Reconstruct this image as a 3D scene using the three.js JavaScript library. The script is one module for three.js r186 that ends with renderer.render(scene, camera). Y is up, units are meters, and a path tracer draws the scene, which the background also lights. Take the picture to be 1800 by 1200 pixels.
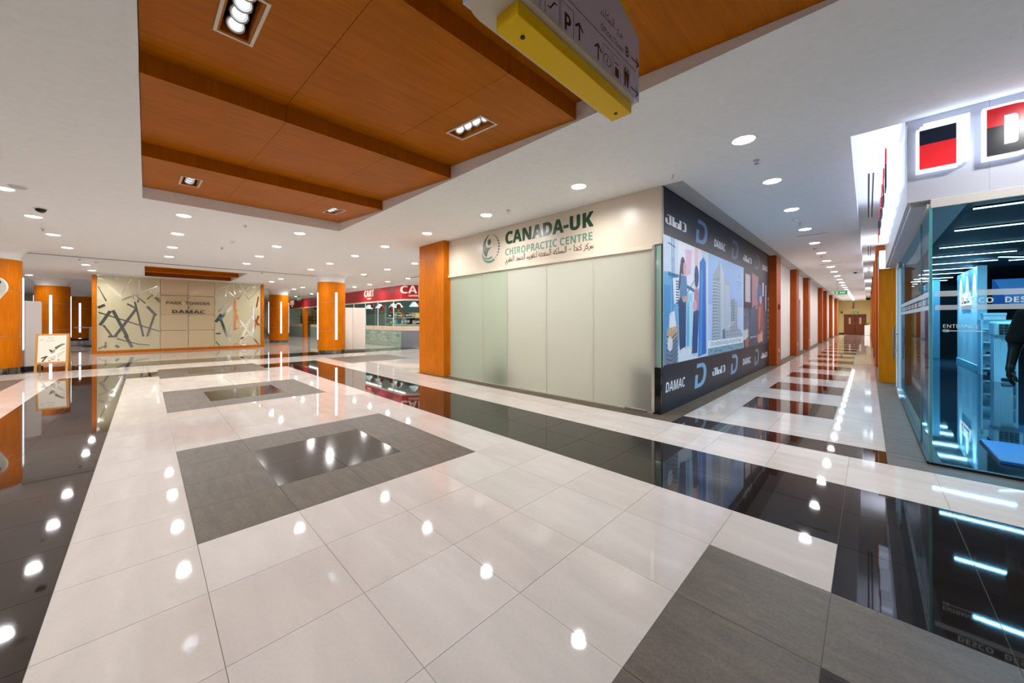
import * as THREE from 'three';
import { RoundedBoxGeometry } from 'three/addons/geometries/RoundedBoxGeometry.js';
import { mergeGeometries } from 'three/addons/utils/BufferGeometryUtils.js';
import { RectAreaLightUniformsLib } from 'three/addons/lights/RectAreaLightUniformsLib.js';
import { MarchingCubes } from 'three/addons/objects/MarchingCubes.js';
import { FontLoader } from 'three/addons/loaders/FontLoader.js';
import { TextGeometry } from 'three/addons/geometries/TextGeometry.js';
import { Brush, Evaluator, SUBTRACTION } from 'three-bvh-csg';

// ------------------------------------------------------------------ camera, exposure
const scene = new THREE.Scene();
scene.background = new THREE.Color(0x000000);
const camera = new THREE.PerspectiveCamera(2 * Math.atan(600 / 634.3) * 180 / Math.PI, 1.5, 0.05, 200);
camera.position.set(1.9418, 1.4839, 0.2403);
camera.rotation.set(0, 44.966 * Math.PI / 180, 0);
camera.setViewOffset(1800, 1200, 8.1, 36.85, 1800, 1200);   // shift lens: verticals stay vertical
const renderer = new THREE.WebGLRenderer({ antialias: true });
renderer.toneMapping = THREE.LinearToneMapping;
renderer.toneMappingExposure = 1.52;
renderer.shadowMap.enabled = true;
RectAreaLightUniformsLib.init();
const DOWNLIGHT = { glow: 20, spot: 8.2, color: new THREE.Color(1.0, 0.99, 0.985) };

// ------------------------------------------------------------------ helpers
// The floor is laid in 0.6 m tiles. a counts tiles down the corridor (-z), b counts tiles to the left (-x).
const T = 0.6, CEIL = 3.6;
const X = b => -T * b, Z = a => -T * a;
let seed = 7;
const rnd = () => { seed = (seed * 1664525 + 1013904223) >>> 0; return seed / 4294967296; };
const used = new Map();
function numbered(n) { const k = used.get(n) || 0; used.set(n, k + 1); return k ? `${n}_${String(k).padStart(3, '0')}` : n; }
function metricUV(g, sx = 1, sy = sx, ox = 0, oy = 0) {
  const p = g.attributes.position, n = g.attributes.normal, uv = new Float32Array(p.count * 2);
  for (let i = 0; i < p.count; i++) {
    const ax = Math.abs(n.getX(i)), ay = Math.abs(n.getY(i)), az = Math.abs(n.getZ(i));
    let u, v;
    if (ay >= ax && ay >= az) { u = p.getX(i); v = p.getZ(i); } else if (ax >= az) { u = p.getZ(i); v = p.getY(i); } else { u = p.getX(i); v = p.getY(i); }
    uv[2 * i] = u * sx + ox; uv[2 * i + 1] = v * sy + oy;
  }
  g.setAttribute('uv', new THREE.BufferAttribute(uv, 2));
  return g;
}
function box(x0, x1, y0, y1, z0, z1) {
  const g = new THREE.BoxGeometry(Math.abs(x1 - x0), Math.abs(y1 - y0), Math.abs(z1 - z0));
  g.translate((x0 + x1) / 2, (y0 + y1) / 2, (z0 + z1) / 2);
  return metricUV(g);
}
function rbox(x0, x1, y0, y1, z0, z1, r = 0.01) {
  const g = new RoundedBoxGeometry(Math.abs(x1 - x0), Math.abs(y1 - y0), Math.abs(z1 - z0), 2, r);
  g.translate((x0 + x1) / 2, (y0 + y1) / 2, (z0 + z1) / 2);
  return metricUV(g);
}
const AB = (a0, a1, b0, b1, y0, y1) => box(X(b0), X(b1), y0, y1, Z(a0), Z(a1));
const RAB = (a0, a1, b0, b1, y0, y1, r) => rbox(X(b0), X(b1), y0, y1, Z(a0), Z(a1), r);
function cyl(x, y0, y1, z, r0, r1 = r0, n = 24, open = false) {
  const g = new THREE.CylinderGeometry(r1, r0, y1 - y0, n, 1, open); g.translate(x, (y0 + y1) / 2, z); return g;
}
function tube(pts, r, seg = 8, n = 12) {
  const c = new THREE.CatmullRomCurve3(pts.map(p => new THREE.Vector3(...p)), false, 'catmullrom', 0.1);
  return new THREE.TubeGeometry(c, n, r, seg, false);
}
function bar(p, q, r, seg = 10) {
  const a = new THREE.Vector3(...p), b = new THREE.Vector3(...q), d = b.clone().sub(a), g = new THREE.CylinderGeometry(r, r, d.length(), seg);
  g.applyQuaternion(new THREE.Quaternion().setFromUnitVectors(new THREE.Vector3(0, 1, 0), d.normalize())); g.translate((a.x + b.x) / 2, (a.y + b.y) / 2, (a.z + b.z) / 2); return g;
}
function clean(g) { const h = g.index ? g.toNonIndexed() : g; for (const k of Object.keys(h.attributes)) if (!['position', 'normal', 'uv'].includes(k)) h.deleteAttribute(k); return h; }
const merge = list => { const l = list.flat().map(clean); return l.length === 1 ? l[0] : mergeGeometries(l); };
// a printed sheet: four corners (bottom left, bottom right, top right, top left as a reader sees it)
function sheet(bl, br, tr, tl) {
  const g = new THREE.BufferGeometry();
  g.setAttribute('position', new THREE.Float32BufferAttribute([...bl, ...br, ...tr, ...tl], 3));
  g.setAttribute('uv', new THREE.Float32BufferAttribute([0, 0, 1, 0, 1, 1, 0, 1], 2));
  g.setIndex([0, 1, 2, 0, 2, 3]); g.computeVertexNormals(); return g;
}
function mesh(name, geo, mat, parent) {
  const m = new THREE.Mesh(geo, mat); m.name = name; m.castShadow = m.receiveShadow = true; parent.add(m); return m;
}
// a thing: a Group at its base; its parts are given in world metres
function thing(name, label, category, at = [0, 0, 0], group) {
  const o = new THREE.Group(); o.name = numbered(name); o.position.set(...at); o.userData = { label, category };
  if (group) o.userData.group = group;
  scene.add(o); return o;
}
function structure(name, label) { const o = new THREE.Group(); o.name = numbered(name); o.userData = { kind: 'structure', label, category: name.replace(/_.*/, '') }; scene.add(o); return o; }
function part(parent, name, geos, mat, label) {
  const g = Array.isArray(geos) ? merge(geos) : geos;
  let p = new THREE.Vector3(), q = parent; while (q && q !== scene) { p.add(q.position); q = q.parent; }
  g.translate(-p.x, -p.y, -p.z);
  const m = mesh(name, g, mat, parent); if (label) m.userData.label = label; return m;
}

// ------------------------------------------------------------------ textures
const hash = (x, y, s) => { let h = (x * 374761393 + y * 668265263 + s * 2147483647) | 0; h = Math.imul(h ^ (h >>> 13), 1274126177); return ((h ^ (h >>> 16)) >>> 0) / 4294967296; };
function vnoise(x, y, px, py, s) {      // value noise that repeats every px, py cells
  const xi = Math.floor(x), yi = Math.floor(y), fx = x - xi, fy = y - yi, u = fx * fx * (3 - 2 * fx), v = fy * fy * (3 - 2 * fy);
  const w = (i, j) => hash(((xi + i) % px + px) % px, ((yi + j) % py + py) % py, s);
  return (w(0, 0) * (1 - u) + w(1, 0) * u) * (1 - v) + (w(0, 1) * (1 - u) + w(1, 1) * u) * v;
}
function fbm(u, v, cx, cy, s, oct = 4) { let t = 0, k = 0.5, n = 0; for (let o = 0; o < oct; o++) { t += k * vnoise(u * cx, v * cy, cx, cy, s + o); n += k; k *= 0.5; cx *= 2; cy *= 2; } return t / n; }
function dataTex(w, h, fn, srgb = true) {
  const d = new Uint8Array(w * h * 4);
  for (let y = 0; y < h; y++) for (let x = 0; x < w; x++) {
    const c = fn(x / w, y / h), k = 4 * (y * w + x);
    for (let i = 0; i < 3; i++) d[k + i] = Math.max(0, Math.min(255, Math.round(255 * (Array.isArray(c) ? c[i] : c))));
    d[k + 3] = 255;
  }
  const t = new THREE.DataTexture(d, w, h); t.wrapS = t.wrapT = THREE.RepeatWrapping; t.magFilter = THREE.LinearFilter; t.minFilter = THREE.LinearMipmapLinearFilter; t.generateMipmaps = true;
  if (srgb) t.colorSpace = THREE.SRGBColorSpace; t.needsUpdate = true; return t;
}
function canvasTex(w, h, draw) {
  const c = document.createElement('canvas'); c.width = w; c.height = h; const g = c.getContext('2d'); draw(g, w, h);
  const t = new THREE.CanvasTexture(c); t.colorSpace = THREE.SRGBColorSpace; t.anisotropy = 8; return t;
}
const woodMap = dataTex(512, 512, (u, v) => {          // veneer, grain up the v axis
  const w = fbm(u, v, 3, 1, 11, 3), f = vnoise((u + 0.03 * w) * 150, v * 5, 150, 5, 21), m = fbm(u + 0.02 * w, v, 26, 2, 31, 3), b = fbm(u, v, 4, 3, 41, 3);
  const k = 0.80 + 0.10 * m + 0.06 * f + 0.07 * b; return [k, k * 0.985, k * 0.95];
});
const whiteTileMap = dataTex(512, 512, (u, v) => {
  const c = fbm(u, v, 5, 7, 51, 4), s = fbm(u + 0.15 * c, v * 1 + 0.08 * c, 3, 22, 61, 4), f = vnoise(u * 250, v * 250, 250, 250, 71);
  const k = 0.885 + 0.05 * (c - 0.5) + 0.06 * (s - 0.5) + 0.02 * (f - 0.5); return [k, k * 0.982, k * 0.965];
});
const slateMap = dataTex(512, 512, (u, v) => {
  const s = fbm(u, v, 12, 60, 81, 3), f = vnoise(u * 240, v * 240, 240, 240, 91), b = fbm(u, v, 4, 4, 101, 3);
  const k = 0.70 + 0.20 * (s - 0.5) + 0.14 * (f - 0.5) + 0.14 * (b - 0.5); return [k, k * 0.975, k * 0.955];
});
const slateBump = dataTex(512, 512, (u, v) => 0.6 * fbm(u, v, 14, 50, 111, 4) + 0.4 * vnoise(u * 170, v * 170, 170, 170, 121), false);
const darkTileMap = dataTex(512, 512, (u, v) => {
  const s = fbm(u, v, 4, 30, 131, 4), b = fbm(u, v, 5, 5, 141, 4), vein = Math.pow(Math.max(0, 1 - Math.abs(fbm(u, v, 3, 3, 151, 4) - 0.5) * 30), 2);
  const k = 0.72 + 0.22 * (s - 0.5) + 0.2 * (b - 0.5) + 0.10 * vein; return [k, k * 0.96, k * 0.94];
});
const plasterMap = dataTex(256, 256, (u, v) => 0.965 + 0.035 * fbm(u, v, 20, 20, 161, 4));
const frostBump = dataTex(256, 256, (u, v) => vnoise(u * 128, v * 128, 128, 128, 171), false);

// ------------------------------------------------------------------ materials
const S = (o) => new THREE.MeshStandardMaterial(o), PH = (o) => new THREE.MeshPhysicalMaterial(o);
const hex = h => new THREE.Color(h);
const M = {
  whiteTile: S({ color: hex('#e7e1dc'), map: whiteTileMap, roughness: 0.035 }),
  whiteTile2: S({ color: hex('#e3dcd6'), map: whiteTileMap, roughness: 0.04 }),
  darkTile: S({ color: hex('#322d2b'), map: darkTileMap, roughness: 0.03 }),
  brownTile: S({ color: hex('#3a2e2a'), map: darkTileMap, roughness: 0.035 }),
  slate: S({ color: hex('#776a57'), map: slateMap, roughness: 0.5, bumpMap: slateBump, bumpScale: 0.0012 }),
  charcoal: S({ color: hex('#4d463f'), map: slateMap, roughness: 0.09 }),
  grout: S({ color: hex('#8d857d'), roughness: 0.9 }),
  ceiling: S({ color: hex('#fdfdfc'), map: plasterMap, roughness: 0.9 }),
  wall: S({ color: hex('#efebe6'), map: plasterMap, roughness: 0.85 }),
  cream: S({ color: hex('#f6dda0'), map: plasterMap, roughness: 0.8 }),
  stripGrey: S({ color: hex('#cfccc8'), map: plasterMap, roughness: 0.8 }),
  wood: PH({ color: hex('#e07c02'), map: woodMap, roughness: 0.42, specularIntensity: 0.3 }),
  woodRed: PH({ color: hex('#b4520f'), map: woodMap, roughness: 0.42, specularIntensity: 0.5 }),
  woodCeil: PH({ color: hex('#c87208'), map: woodMap, roughness: 0.4, specularIntensity: 0.15 }),
  woodDoor: S({ color: hex('#8e4218'), map: woodMap, roughness: 0.45 }),
  pine: S({ color: hex('#dba25c'), map: woodMap, roughness: 0.5 }),
  steel: S({ color: hex('#c9c9c9'), metalness: 1, roughness: 0.25 }),
  brushed: S({ color: hex('#d8d2c8'), metalness: 0.7, roughness: 0.35 }),
  mirror: S({ color: hex('#f0eee4'), metalness: 1, roughness: 0.06 }),
  black: S({ color: hex('#0c0c0d'), roughness: 0.5 }),
  blackGloss: S({ color: hex('#0a0a0b'), roughness: 0.15 }),
  darkMetal: S({ color: hex('#2b2b2d'), metalness: 0.6, roughness: 0.4 }),
  whitePaint: S({ color: hex('#f4f2ee'), roughness: 0.45 }),
  lacquer: S({ color: hex('#f0e6d8'), roughness: 0.22 }),
  greyPanel: S({ color: hex('#c3bfbb'), roughness: 0.5 }),
  frame: S({ color: hex('#e3d6c2'), roughness: 0.35 }),
  yellow: PH({ color: hex('#f7c800'), roughness: 0.3, specularIntensity: 0.5 }),
  red: S({ color: hex('#b3202a'), roughness: 0.35 }),
  creamGlass: PH({ color: hex('#d8d2ae'), roughness: 0.06, clearcoat: 0.5, clearcoatRoughness: 0.03 }),
  creamGlassWarm: PH({ color: hex('#dcc9a2'), roughness: 0.08, clearcoat: 0.5, clearcoatRoughness: 0.03 }),
  frosted: PH({ color: hex('#dedfd8'), roughness: 0.93, transmission: 0.8, thickness: 0, bumpMap: frostBump, bumpScale: 0.0004 }),
  frostedGreen: PH({ color: hex('#d2d9cd'), roughness: 0.93, transmission: 0.8, thickness: 0, bumpMap: frostBump, bumpScale: 0.0004 }),
  glass: PH({ color: hex('#dff1f6'), roughness: 0.0, transmission: 1, thickness: 0, ior: 1.5, specularIntensity: 0.22 }),
  glassEdge: PH({ color: hex('#4f9aa0'), roughness: 0.1 }),
  glow: (c, k) => S({ color: hex('#ffffff'), emissive: new THREE.Color(c), emissiveIntensity: k, roughness: 0.4 }),
};
M.lens = S({ color: hex('#ffffff'), emissive: DOWNLIGHT.color, emissiveIntensity: DOWNLIGHT.glow, roughness: 0.4 });
M.tubeLight = M.glow('#e6f0ff', 1.5);
M.led = M.glow('#c9ecff', 8);
const fontBold = await new FontLoader().loadAsync('fonts/droid/droid_sans_bold.typeface.json');
const fontReg = await new FontLoader().loadAsync('fonts/droid/droid_sans_regular.typeface.json');
function letters(str, size, depth, font = fontBold, stretch = 1) {   // centred on x, sitting on y = 0, facing +z
  const g = new TextGeometry(str, { font, size, depth, curveSegments: 6, bevelEnabled: false });
  g.computeBoundingBox(); const b = g.boundingBox; g.translate(-(b.min.x + b.max.x) / 2, 0, 0); g.scale(stretch, 1, 1); return g;
}

// ------------------------------------------------------------------ floor
const floor = structure('floor', 'polished white stone floor inlaid with dark bands and grey squares');
{
  part(floor, 'grout_bed', [AB(-22, 9.2, -18, 78, -0.12, -0.004), AB(9.2, 17, 12, 78, -0.12, -0.004), AB(9.2, 92, -4.2, 0.9, -0.12, -0.004)], M.grout);
  const cells = [];
  const inSq = (a, b, a0, b0) => a > a0 && a < a0 + 4 && b > b0 && b < b0 + 4;
  const core = (a, b, a0, b0) => a > a0 + 1 && a < a0 + 3 && b > b0 + 1 && b < b0 + 3;
  function kind(a, b) {
    for (const b0 of [-6, 2, 10, 18]) if (inSq(a, b, 0, b0)) return core(a, b, 0, b0) ? 'charcoal' : 'slate';
    for (const b0 of [18, 10, 2, -6]) if (inSq(a, b, -8, b0)) return 'slate';
    if (inSq(a, b, 8, 18)) return 'slate';
    if (b > 24.6 && b < 27.6) return 'dark';
    if (a > -3 && a < 7 && b > -5 && b < 21 && (a < -1 || a > 5 || b < -3 || b > 19)) return (b > 16 || a < -1) ? 'brown' : 'dark';
    if (a > 5 && a < 7 && b < -5) return 'dark';
    return 'white';
  }
  const bEdges = []; for (let b = -18; b <= 24; b++) bEdges.push(b); bEdges.push(24.6, 25.6, 26.6, 27.6); for (let b = 28.6; b < 79; b++) bEdges.push(b);
  for (let j = 0; j + 1 < bEdges.length; j++) {
    const b0 = bEdges[j], b1 = bEdges[j + 1], bm = (b0 + b1) / 2;
    for (let a0 = -22; a0 < 8; a0++) cells.push([a0, a0 + 1, b0, b1, kind(a0 + 0.5, bm)]);
    if (bm > 12) for (let a0 = 8; a0 < 17; a0++) cells.push([a0, a0 + 1, b0, b1, kind(a0 + 0.5, bm)]);
    else cells.push([8, 8.62, b0, b1, 'white']);
  }
  for (let b = 1; b < 12; b++) cells.push([8.62, 9.2, b, b + 1, 'slate']);
  cells.push([8.62, 9.2, 0.15, 1, 'slate']);
  for (let b = -18; b < -4; b++) cells.push([8.62, 9.2, b, b + 1, 'slate']);
  cells.push([8.62, 9.2, -4, -3.48, 'slate']);
  const cb = [0.15, -0.67, -1.65, -2.63, -3.48];
  for (let k = 0; k < 4; k++) cells.push([8.62, 9.45, cb[k + 1], cb[k], 'dark']);
  const ca = [9.45, 10.6, 11.73]; for (let k = 0; k < 20; k++) { const s = 11.73 + 3.98 * k; ca.push(s + 1.94, s + 2.96, s + 3.98); }
  for (let i = 0; i + 1 < ca.length; i++) {
    const a0 = ca[i], a1 = ca[i + 1], rung = a1 - a0 > 1.5;
    for (let k = 0; k < 4; k++) cells.push([a0, a1, cb[k + 1], cb[k], rung && (k === 1 || k === 2) ? 'brown' : 'white']);
    cells.push([Math.max(a0, 9.2), a1, 0.15, 0.85, 'slate'], [Math.max(a0, 9.2), a1, -4.15, -3.48, 'slate']);
  }
  cells.push([9.2, 9.45, 0.15, 0.85, 'slate'], [9.2, 9.45, -4.15, -3.48, 'slate']);
  const mats = { white: M.whiteTile, white2: M.whiteTile2, dark: M.darkTile, brown: M.brownTile, slate: M.slate, charcoal: M.charcoal };
  const cache = new Map(), gap = 0.0014;
  function tileGeo(w, l, v) {
    const k = `${w.toFixed(3)} ${l.toFixed(3)} ${v}`;
    if (!cache.has(k)) { const g = new THREE.BoxGeometry(w - 2 * gap, 0.012, l - 2 * gap); metricUV(g, 0.5, 0.5, 0.137 * v, 0.311 * v); cache.set(k, g); }
    return cache.get(k);
  }
  // the tiles that show largest are single parts, the others stay joined by kind
  const F = 634.3, yaw = camera.rotation.y;
  const rated = cells.map(c => {
    const x = X((c[2] + c[3]) / 2) - camera.position.x, z = Z((c[0] + c[1]) / 2) - camera.position.z, w = (c[3] - c[2]) * T, l = (c[1] - c[0]) * T;
    const d = -Math.sin(yaw) * x - Math.cos(yaw) * z, s = Math.cos(yaw) * x - Math.sin(yaw) * z;
    const px = 892 + F * s / d, py = 563 + F * 1.484 / d;
    const seen = d > 0.4 && px > -200 && px < 2000 && py < 1350;
    return { c, w, l, v: Math.floor(rnd() * 6), size: seen ? w * l * F * F * 1.484 / (d * d * d) : 0 };
  }).sort((p, q) => q.size - p.size);
  const rest = {};
  rated.forEach((t, i) => {
    const [a0, a1, b0, b1, k0] = t.c, k = k0 === 'white' && t.v % 2 ? 'white2' : k0, g = tileGeo(t.w, t.l, t.v);
    const x = X((b0 + b1) / 2), z = Z((a0 + a1) / 2);
    if (i < 300) { const m = mesh(numbered('tile'), g, mats[k], floor); m.position.set(x, -0.006, z); }
    else (rest[k] ||= []).push(clean(g).clone().translate(x, -0.006, z));
  });
  for (const k in rest) { const m = mesh('tile_field', mergeGeometries(rest[k]), mats[k], floor); m.userData.kind = 'stuff'; }
}

// ------------------------------------------------------------------ ceiling with sawtooth timber coffers
const ceiling = structure('ceiling', 'white plaster ceiling with two recessed coffers of sloping timber panels');
const A1 = -0.475, A2 = 5.0;
const coffers = [[-10.75, 11.55], [29.8, 41.2]];
{
  const al = [-22, A1, A2, 9.15, 18, 24.2, 92], bl = [-18, -10.75, -4.2, -3.73, -3.0, 0.07, 0.6, 0.9, 11.55, 12, 29.8, 41.2, 78], out = [];
  for (let i = 0; i + 1 < al.length; i++) for (let j = 0; j + 1 < bl.length; j++) {
    const a = (al[i] + al[i + 1]) / 2, b = (bl[j] + bl[j + 1]) / 2;
    const room = a < 9.15 || (b > 12 && a < 24.2) || (b > -4.2 && b < 0.9);
    const hole = (a > A1 && a < A2 && coffers.some(([p, q]) => b > p && b < q)) || (a > 9.15 && b < -3.0 && b > -4.2) || (a > 9.15 && b > 0.07 && b < 0.9);
    if (room && !hole) out.push(AB(al[i], al[i + 1], bl[j], bl[j + 1], CEIL, CEIL + 0.1));
  }
  part(ceiling, 'plaster', out, M.ceiling);
  part(ceiling, 'corridor_recess', [AB(9.15, 92, -4.2, -2.9, 3.88, 3.96), AB(9.15, 92, -3.0, -2.9, CEIL + 0.1, 3.88), AB(9.05, 9.15, -4.2, -2.9, CEIL + 0.1, 3.96)], M.ceiling);
  part(ceiling, 'corridor_edge_strip', [AB(9.15, 92, 0.0, 0.9, 3.64, 3.7)], M.stripGrey);
  for (const [p, q] of coffers) {
    part(ceiling, 'coffer_side', [AB(A1 - 0.1, A1, p - 0.1, q + 0.1, CEIL + 0.1, 4.0), AB(A2, A2 + 0.1, p - 0.1, q + 0.1, CEIL + 0.1, 4.0)], M.ceiling);
    part(ceiling, 'coffer_end', [AB(A1, A2, p - 0.1, p, CEIL + 0.1, 4.0), AB(A1, A2, q, q + 0.1, CEIL + 0.1, 4.0)], M.ceiling);
    part(ceiling, 'coffer_lid', [AB(A1, A2, p, q, 4.0, 4.05)], M.ceiling);
  }
}
const spotHoles = [[0.415, 2.18], [4.02, 2.17], [0.435, 9.55], [4.09, 9.53]];   // centre a, b of the four-lamp fixtures
const slope = 0.175 / (3.71 * T);
const csg = new Evaluator(); csg.useGroups = false; csg.attributes = ['position', 'normal', 'uv'];
function sawPanel(b0, b1, a0, a1, holes) {
  const s = new THREE.Shape(), x0 = X(b0), x1 = X(b1), lo = 3.622, hi = lo + slope * (x0 - x1);
  s.moveTo(x0, lo); s.lineTo(x1, hi); s.lineTo(x1, hi + 0.02); s.lineTo(x0, hi + 0.02); s.closePath();
  let g = new THREE.ExtrudeGeometry(s, { depth: Math.abs(Z(a1) - Z(a0)) - 0.004, bevelEnabled: false }); g.translate(0, 0, Z(a1) + 0.002);
  for (const [ha, hb] of holes) if (ha > a0 && ha < a1 && hb > b0 && hb < b1) {
    const P = new Brush(g), C = new Brush(AB(ha - 0.15, ha + 0.15, hb - 0.47, hb + 0.47, 3.4, 4.2)); P.updateMatrixWorld(); C.updateMatrixWorld();
    g = csg.evaluate(P, C, SUBTRACTION).geometry;
  }
  return metricUV(clean(g));
}
{
  const bs = [-10.73, -7.03, -3.3, 0.43, 4.16, 7.85, 11.53], as = [A1 + 0.005, 1.38, 3.3, A2 - 0.005];
  const add = (b0, b1) => { for (let i = 0; i < 3; i++) part(ceiling, numbered('timber_panel'), sawPanel(b0, b1, as[i], as[i + 1], spotHoles), M.woodCeil); };
  for (let k = 0; k + 1 < bs.length; k++) add(bs[k], bs[k + 1]);
  for (let k = 0; k < 3; k++) add(29.83 + 3.75 * k, 29.83 + 3.75 * (k + 1));
}

// ------------------------------------------------------------------ room shell
const block = (name, label, geos, mat) => { const s = structure(name, label); part(s, 'plaster', geos, mat); return s; };
block('wall_left', 'plain white wall closing the hall on the left', [AB(-22.4, -22, -18, 78, 0, CEIL + 0.1)], M.wall);
block('wall_far', 'warm white wall far behind the glass feature wall', [AB(-22, 24.2, 78, 78.4, 0, CEIL + 0.1)], M.wall);
block('wall_near', 'plain white wall behind the viewer', [AB(-22, 9.15, -18.4, -18, 0, CEIL + 0.1)], M.wall);

// ------------------------------------------------------------------ lamps in the ceiling
const ordinals = ['nearest', 'second', 'third', 'fourth', 'fifth', 'sixth', 'seventh', 'eighth', 'ninth', 'tenth', 'eleventh', 'twelfth', 'thirteenth', 'fourteenth', 'fifteenth', 'sixteenth', 'seventeenth', 'eighteenth', 'nineteenth', 'twentieth', 'twenty-first', 'twenty-second', 'twenty-third'];
const ringGeo = new THREE.LatheGeometry([[0.107, 0.012], [0.110, 0], [0.115, -0.006], [0.126, -0.006], [0.133, 0]].map(p => new THREE.Vector2(...p)), 32);
const lensGeo = new THREE.LatheGeometry([[0.0001, -0.016], [0.055, -0.0145], [0.09, -0.010], [0.106, -0.003], [0.108, 0.004], [0.0001, 0.004]].map(p => new THREE.Vector2(...p)), 32);
function downlight(a, b, label, group, power = 1) {
  const d = thing('downlight', label, 'ceiling light', [X(b), CEIL, Z(a)], group);
  mesh('trim_ring', ringGeo, M.whitePaint, d);
  mesh('lens', lensGeo, M.lens, d);
  const s = new THREE.SpotLight(DOWNLIGHT.color, DOWNLIGHT.spot * power, 0, 1.48, 0.6, 2);
  s.position.set(0, -0.03, 0); s.target.position.set(0, -1, 0); s.castShadow = true; s.shadow.radius = 4.5; d.add(s, s.target); s.name = 'lamp'; s.target.name = 'aim';
}
const rows = [
  ['row in front of the clinic fascia', 7.65, [2.15, 5.8, 9.4, 13.05, 16.55, 20.35, 24.0, 31.85, 35.1]],
  ['row ending right of the lobby wall', 4.0, [13.05, 16.7, 20.4, 24.0]],
  ['row leading to the lobby lettering', 0.5, [13.05, 16.65, 20.5, 24.1]],
  ['row left of the timber coffer', -3.1, [-1.5, 2.15, 5.8, 9.4, 13.1, 16.8, 20.45, 24.2, 31.8, 35.4]],
  ['row above the white cabinet', 11.35, [16.6, 20.2, 24.0, 39.2, 42.4, 49.5]],
  ['row beside the red supermarket fascia', 15.1, [24.0, 27.6, 31.3, 35.0, 48.9, 56.0]],
  ['outer row by the left-hand column', -6.8, [5.8, 13.1, 20.4, 35.4, 42.7, 53.0, 68.0]],
  ['far outer row left of all the columns', -10.4, [13.1, 20.4, 28, 35.4, 46, 57]],
  ['row over the right-hand shop window', 7.65, [-5.2, -8.9, -12.6]],
];
for (const [where, a, bs] of rows) bs.forEach((b, i) => downlight(a, b, `${ordinals[i]} round downlight in the ${where}`, 'round downlights in the hall ceiling'));
[7.85, 10.8, 14.1, 17.6, 21.1, 24.5, 28, 31.4, 34.8, 38.2, 41.6, 45.2, 48.7, 52.2, 55.6, 59, 62.5, 66, 69.5, 73, 76.5, 80, 84].forEach((a, i) =>
  downlight(a, -1.52, `${ordinals[i]} round downlight along the middle of the corridor ceiling`, 'round downlights in the corridor ceiling', a > 66 ? 1.6 : 0.75));

const fixtureGlow = M.glow('#d9ebff', 1.3);
// four-lamp fixtures let into the sloping timber
spotHoles.forEach(([a, b], i) => {
  const n0 = [0.43, 7.85][i < 2 ? 0 : 1], y = 3.622 + slope * (b - n0) * T;
  const f = thing('spotlight_fixture', ['four-lamp recessed fixture at the top edge, left part of timber ceiling', 'four-lamp recessed fixture in timber beside the yellow sign', 'small far fixture at the left end of the lowest timber panel', 'small far fixture at the right end of the lowest timber panel'][i], 'ceiling light', [X(b), y, Z(a)], 'recessed four-lamp fixtures');
  f.rotation.z = -Math.atan(slope);
  const L = 0.30, W = 0.105, fr = 0.022, loc = (n, g, m, p = f) => mesh(n, g, m, p);
  loc('frame', merge([box(-L - fr, L + fr, -0.008, 0.004, -W - fr, -W), box(-L - fr, L + fr, -0.008, 0.004, W, W + fr), box(-L - fr, -L, -0.008, 0.004, -W, W), box(L, L + fr, -0.008, 0.004, -W, W)]), M.frame);
  loc('housing', merge([box(-L, L, 0.2, 0.21, -W, W), box(-L, L, 0.004, 0.2, -W, -W + 0.004), box(-L, L, 0.004, 0.2, W - 0.004, W), box(-L, -L + 0.004, 0.004, 0.2, -W, W), box(L - 0.004, L, 0.004, 0.2, -W, W)]), M.blackGloss);
  for (let k = 0; k < 4; k++) {
    const h = new THREE.Group(); h.name = 'lamp_head'; h.position.set(-0.225 + 0.15 * k, 0.07, 0); h.rotation.z = (k % 2 ? 0.8 : 0.65); f.add(h);
    loc('reflector', new THREE.LatheGeometry([[0.02, 0.06], [0.045, 0.02], [0.058, -0.012], [0.062, -0.012], [0.062, -0.032], [0.052, -0.032], [0.048, -0.012]].map(p => new THREE.Vector2(...p)), 24), M.brushed, h);
    loc('bulb', (() => { const g = new THREE.CylinderGeometry(0.03, 0.042, 0.02, 20); g.translate(0, -0.006, 0); return g; })(), fixtureGlow, h);
  }
  const s = new THREE.SpotLight(0xe6f1ff, 5, 0, 1.1, 0.7, 2); s.position.set(0, -0.03, 0); s.target.position.set(0, -1, 0); s.castShadow = true; s.shadow.radius = 5; s.name = 'lamp'; s.target.name = 'aim'; f.add(s, s.target);
});

// ------------------------------------------------------------------ clinic shop front
const green1 = '#1d4a2c', green2 = '#6f9584';
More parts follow.
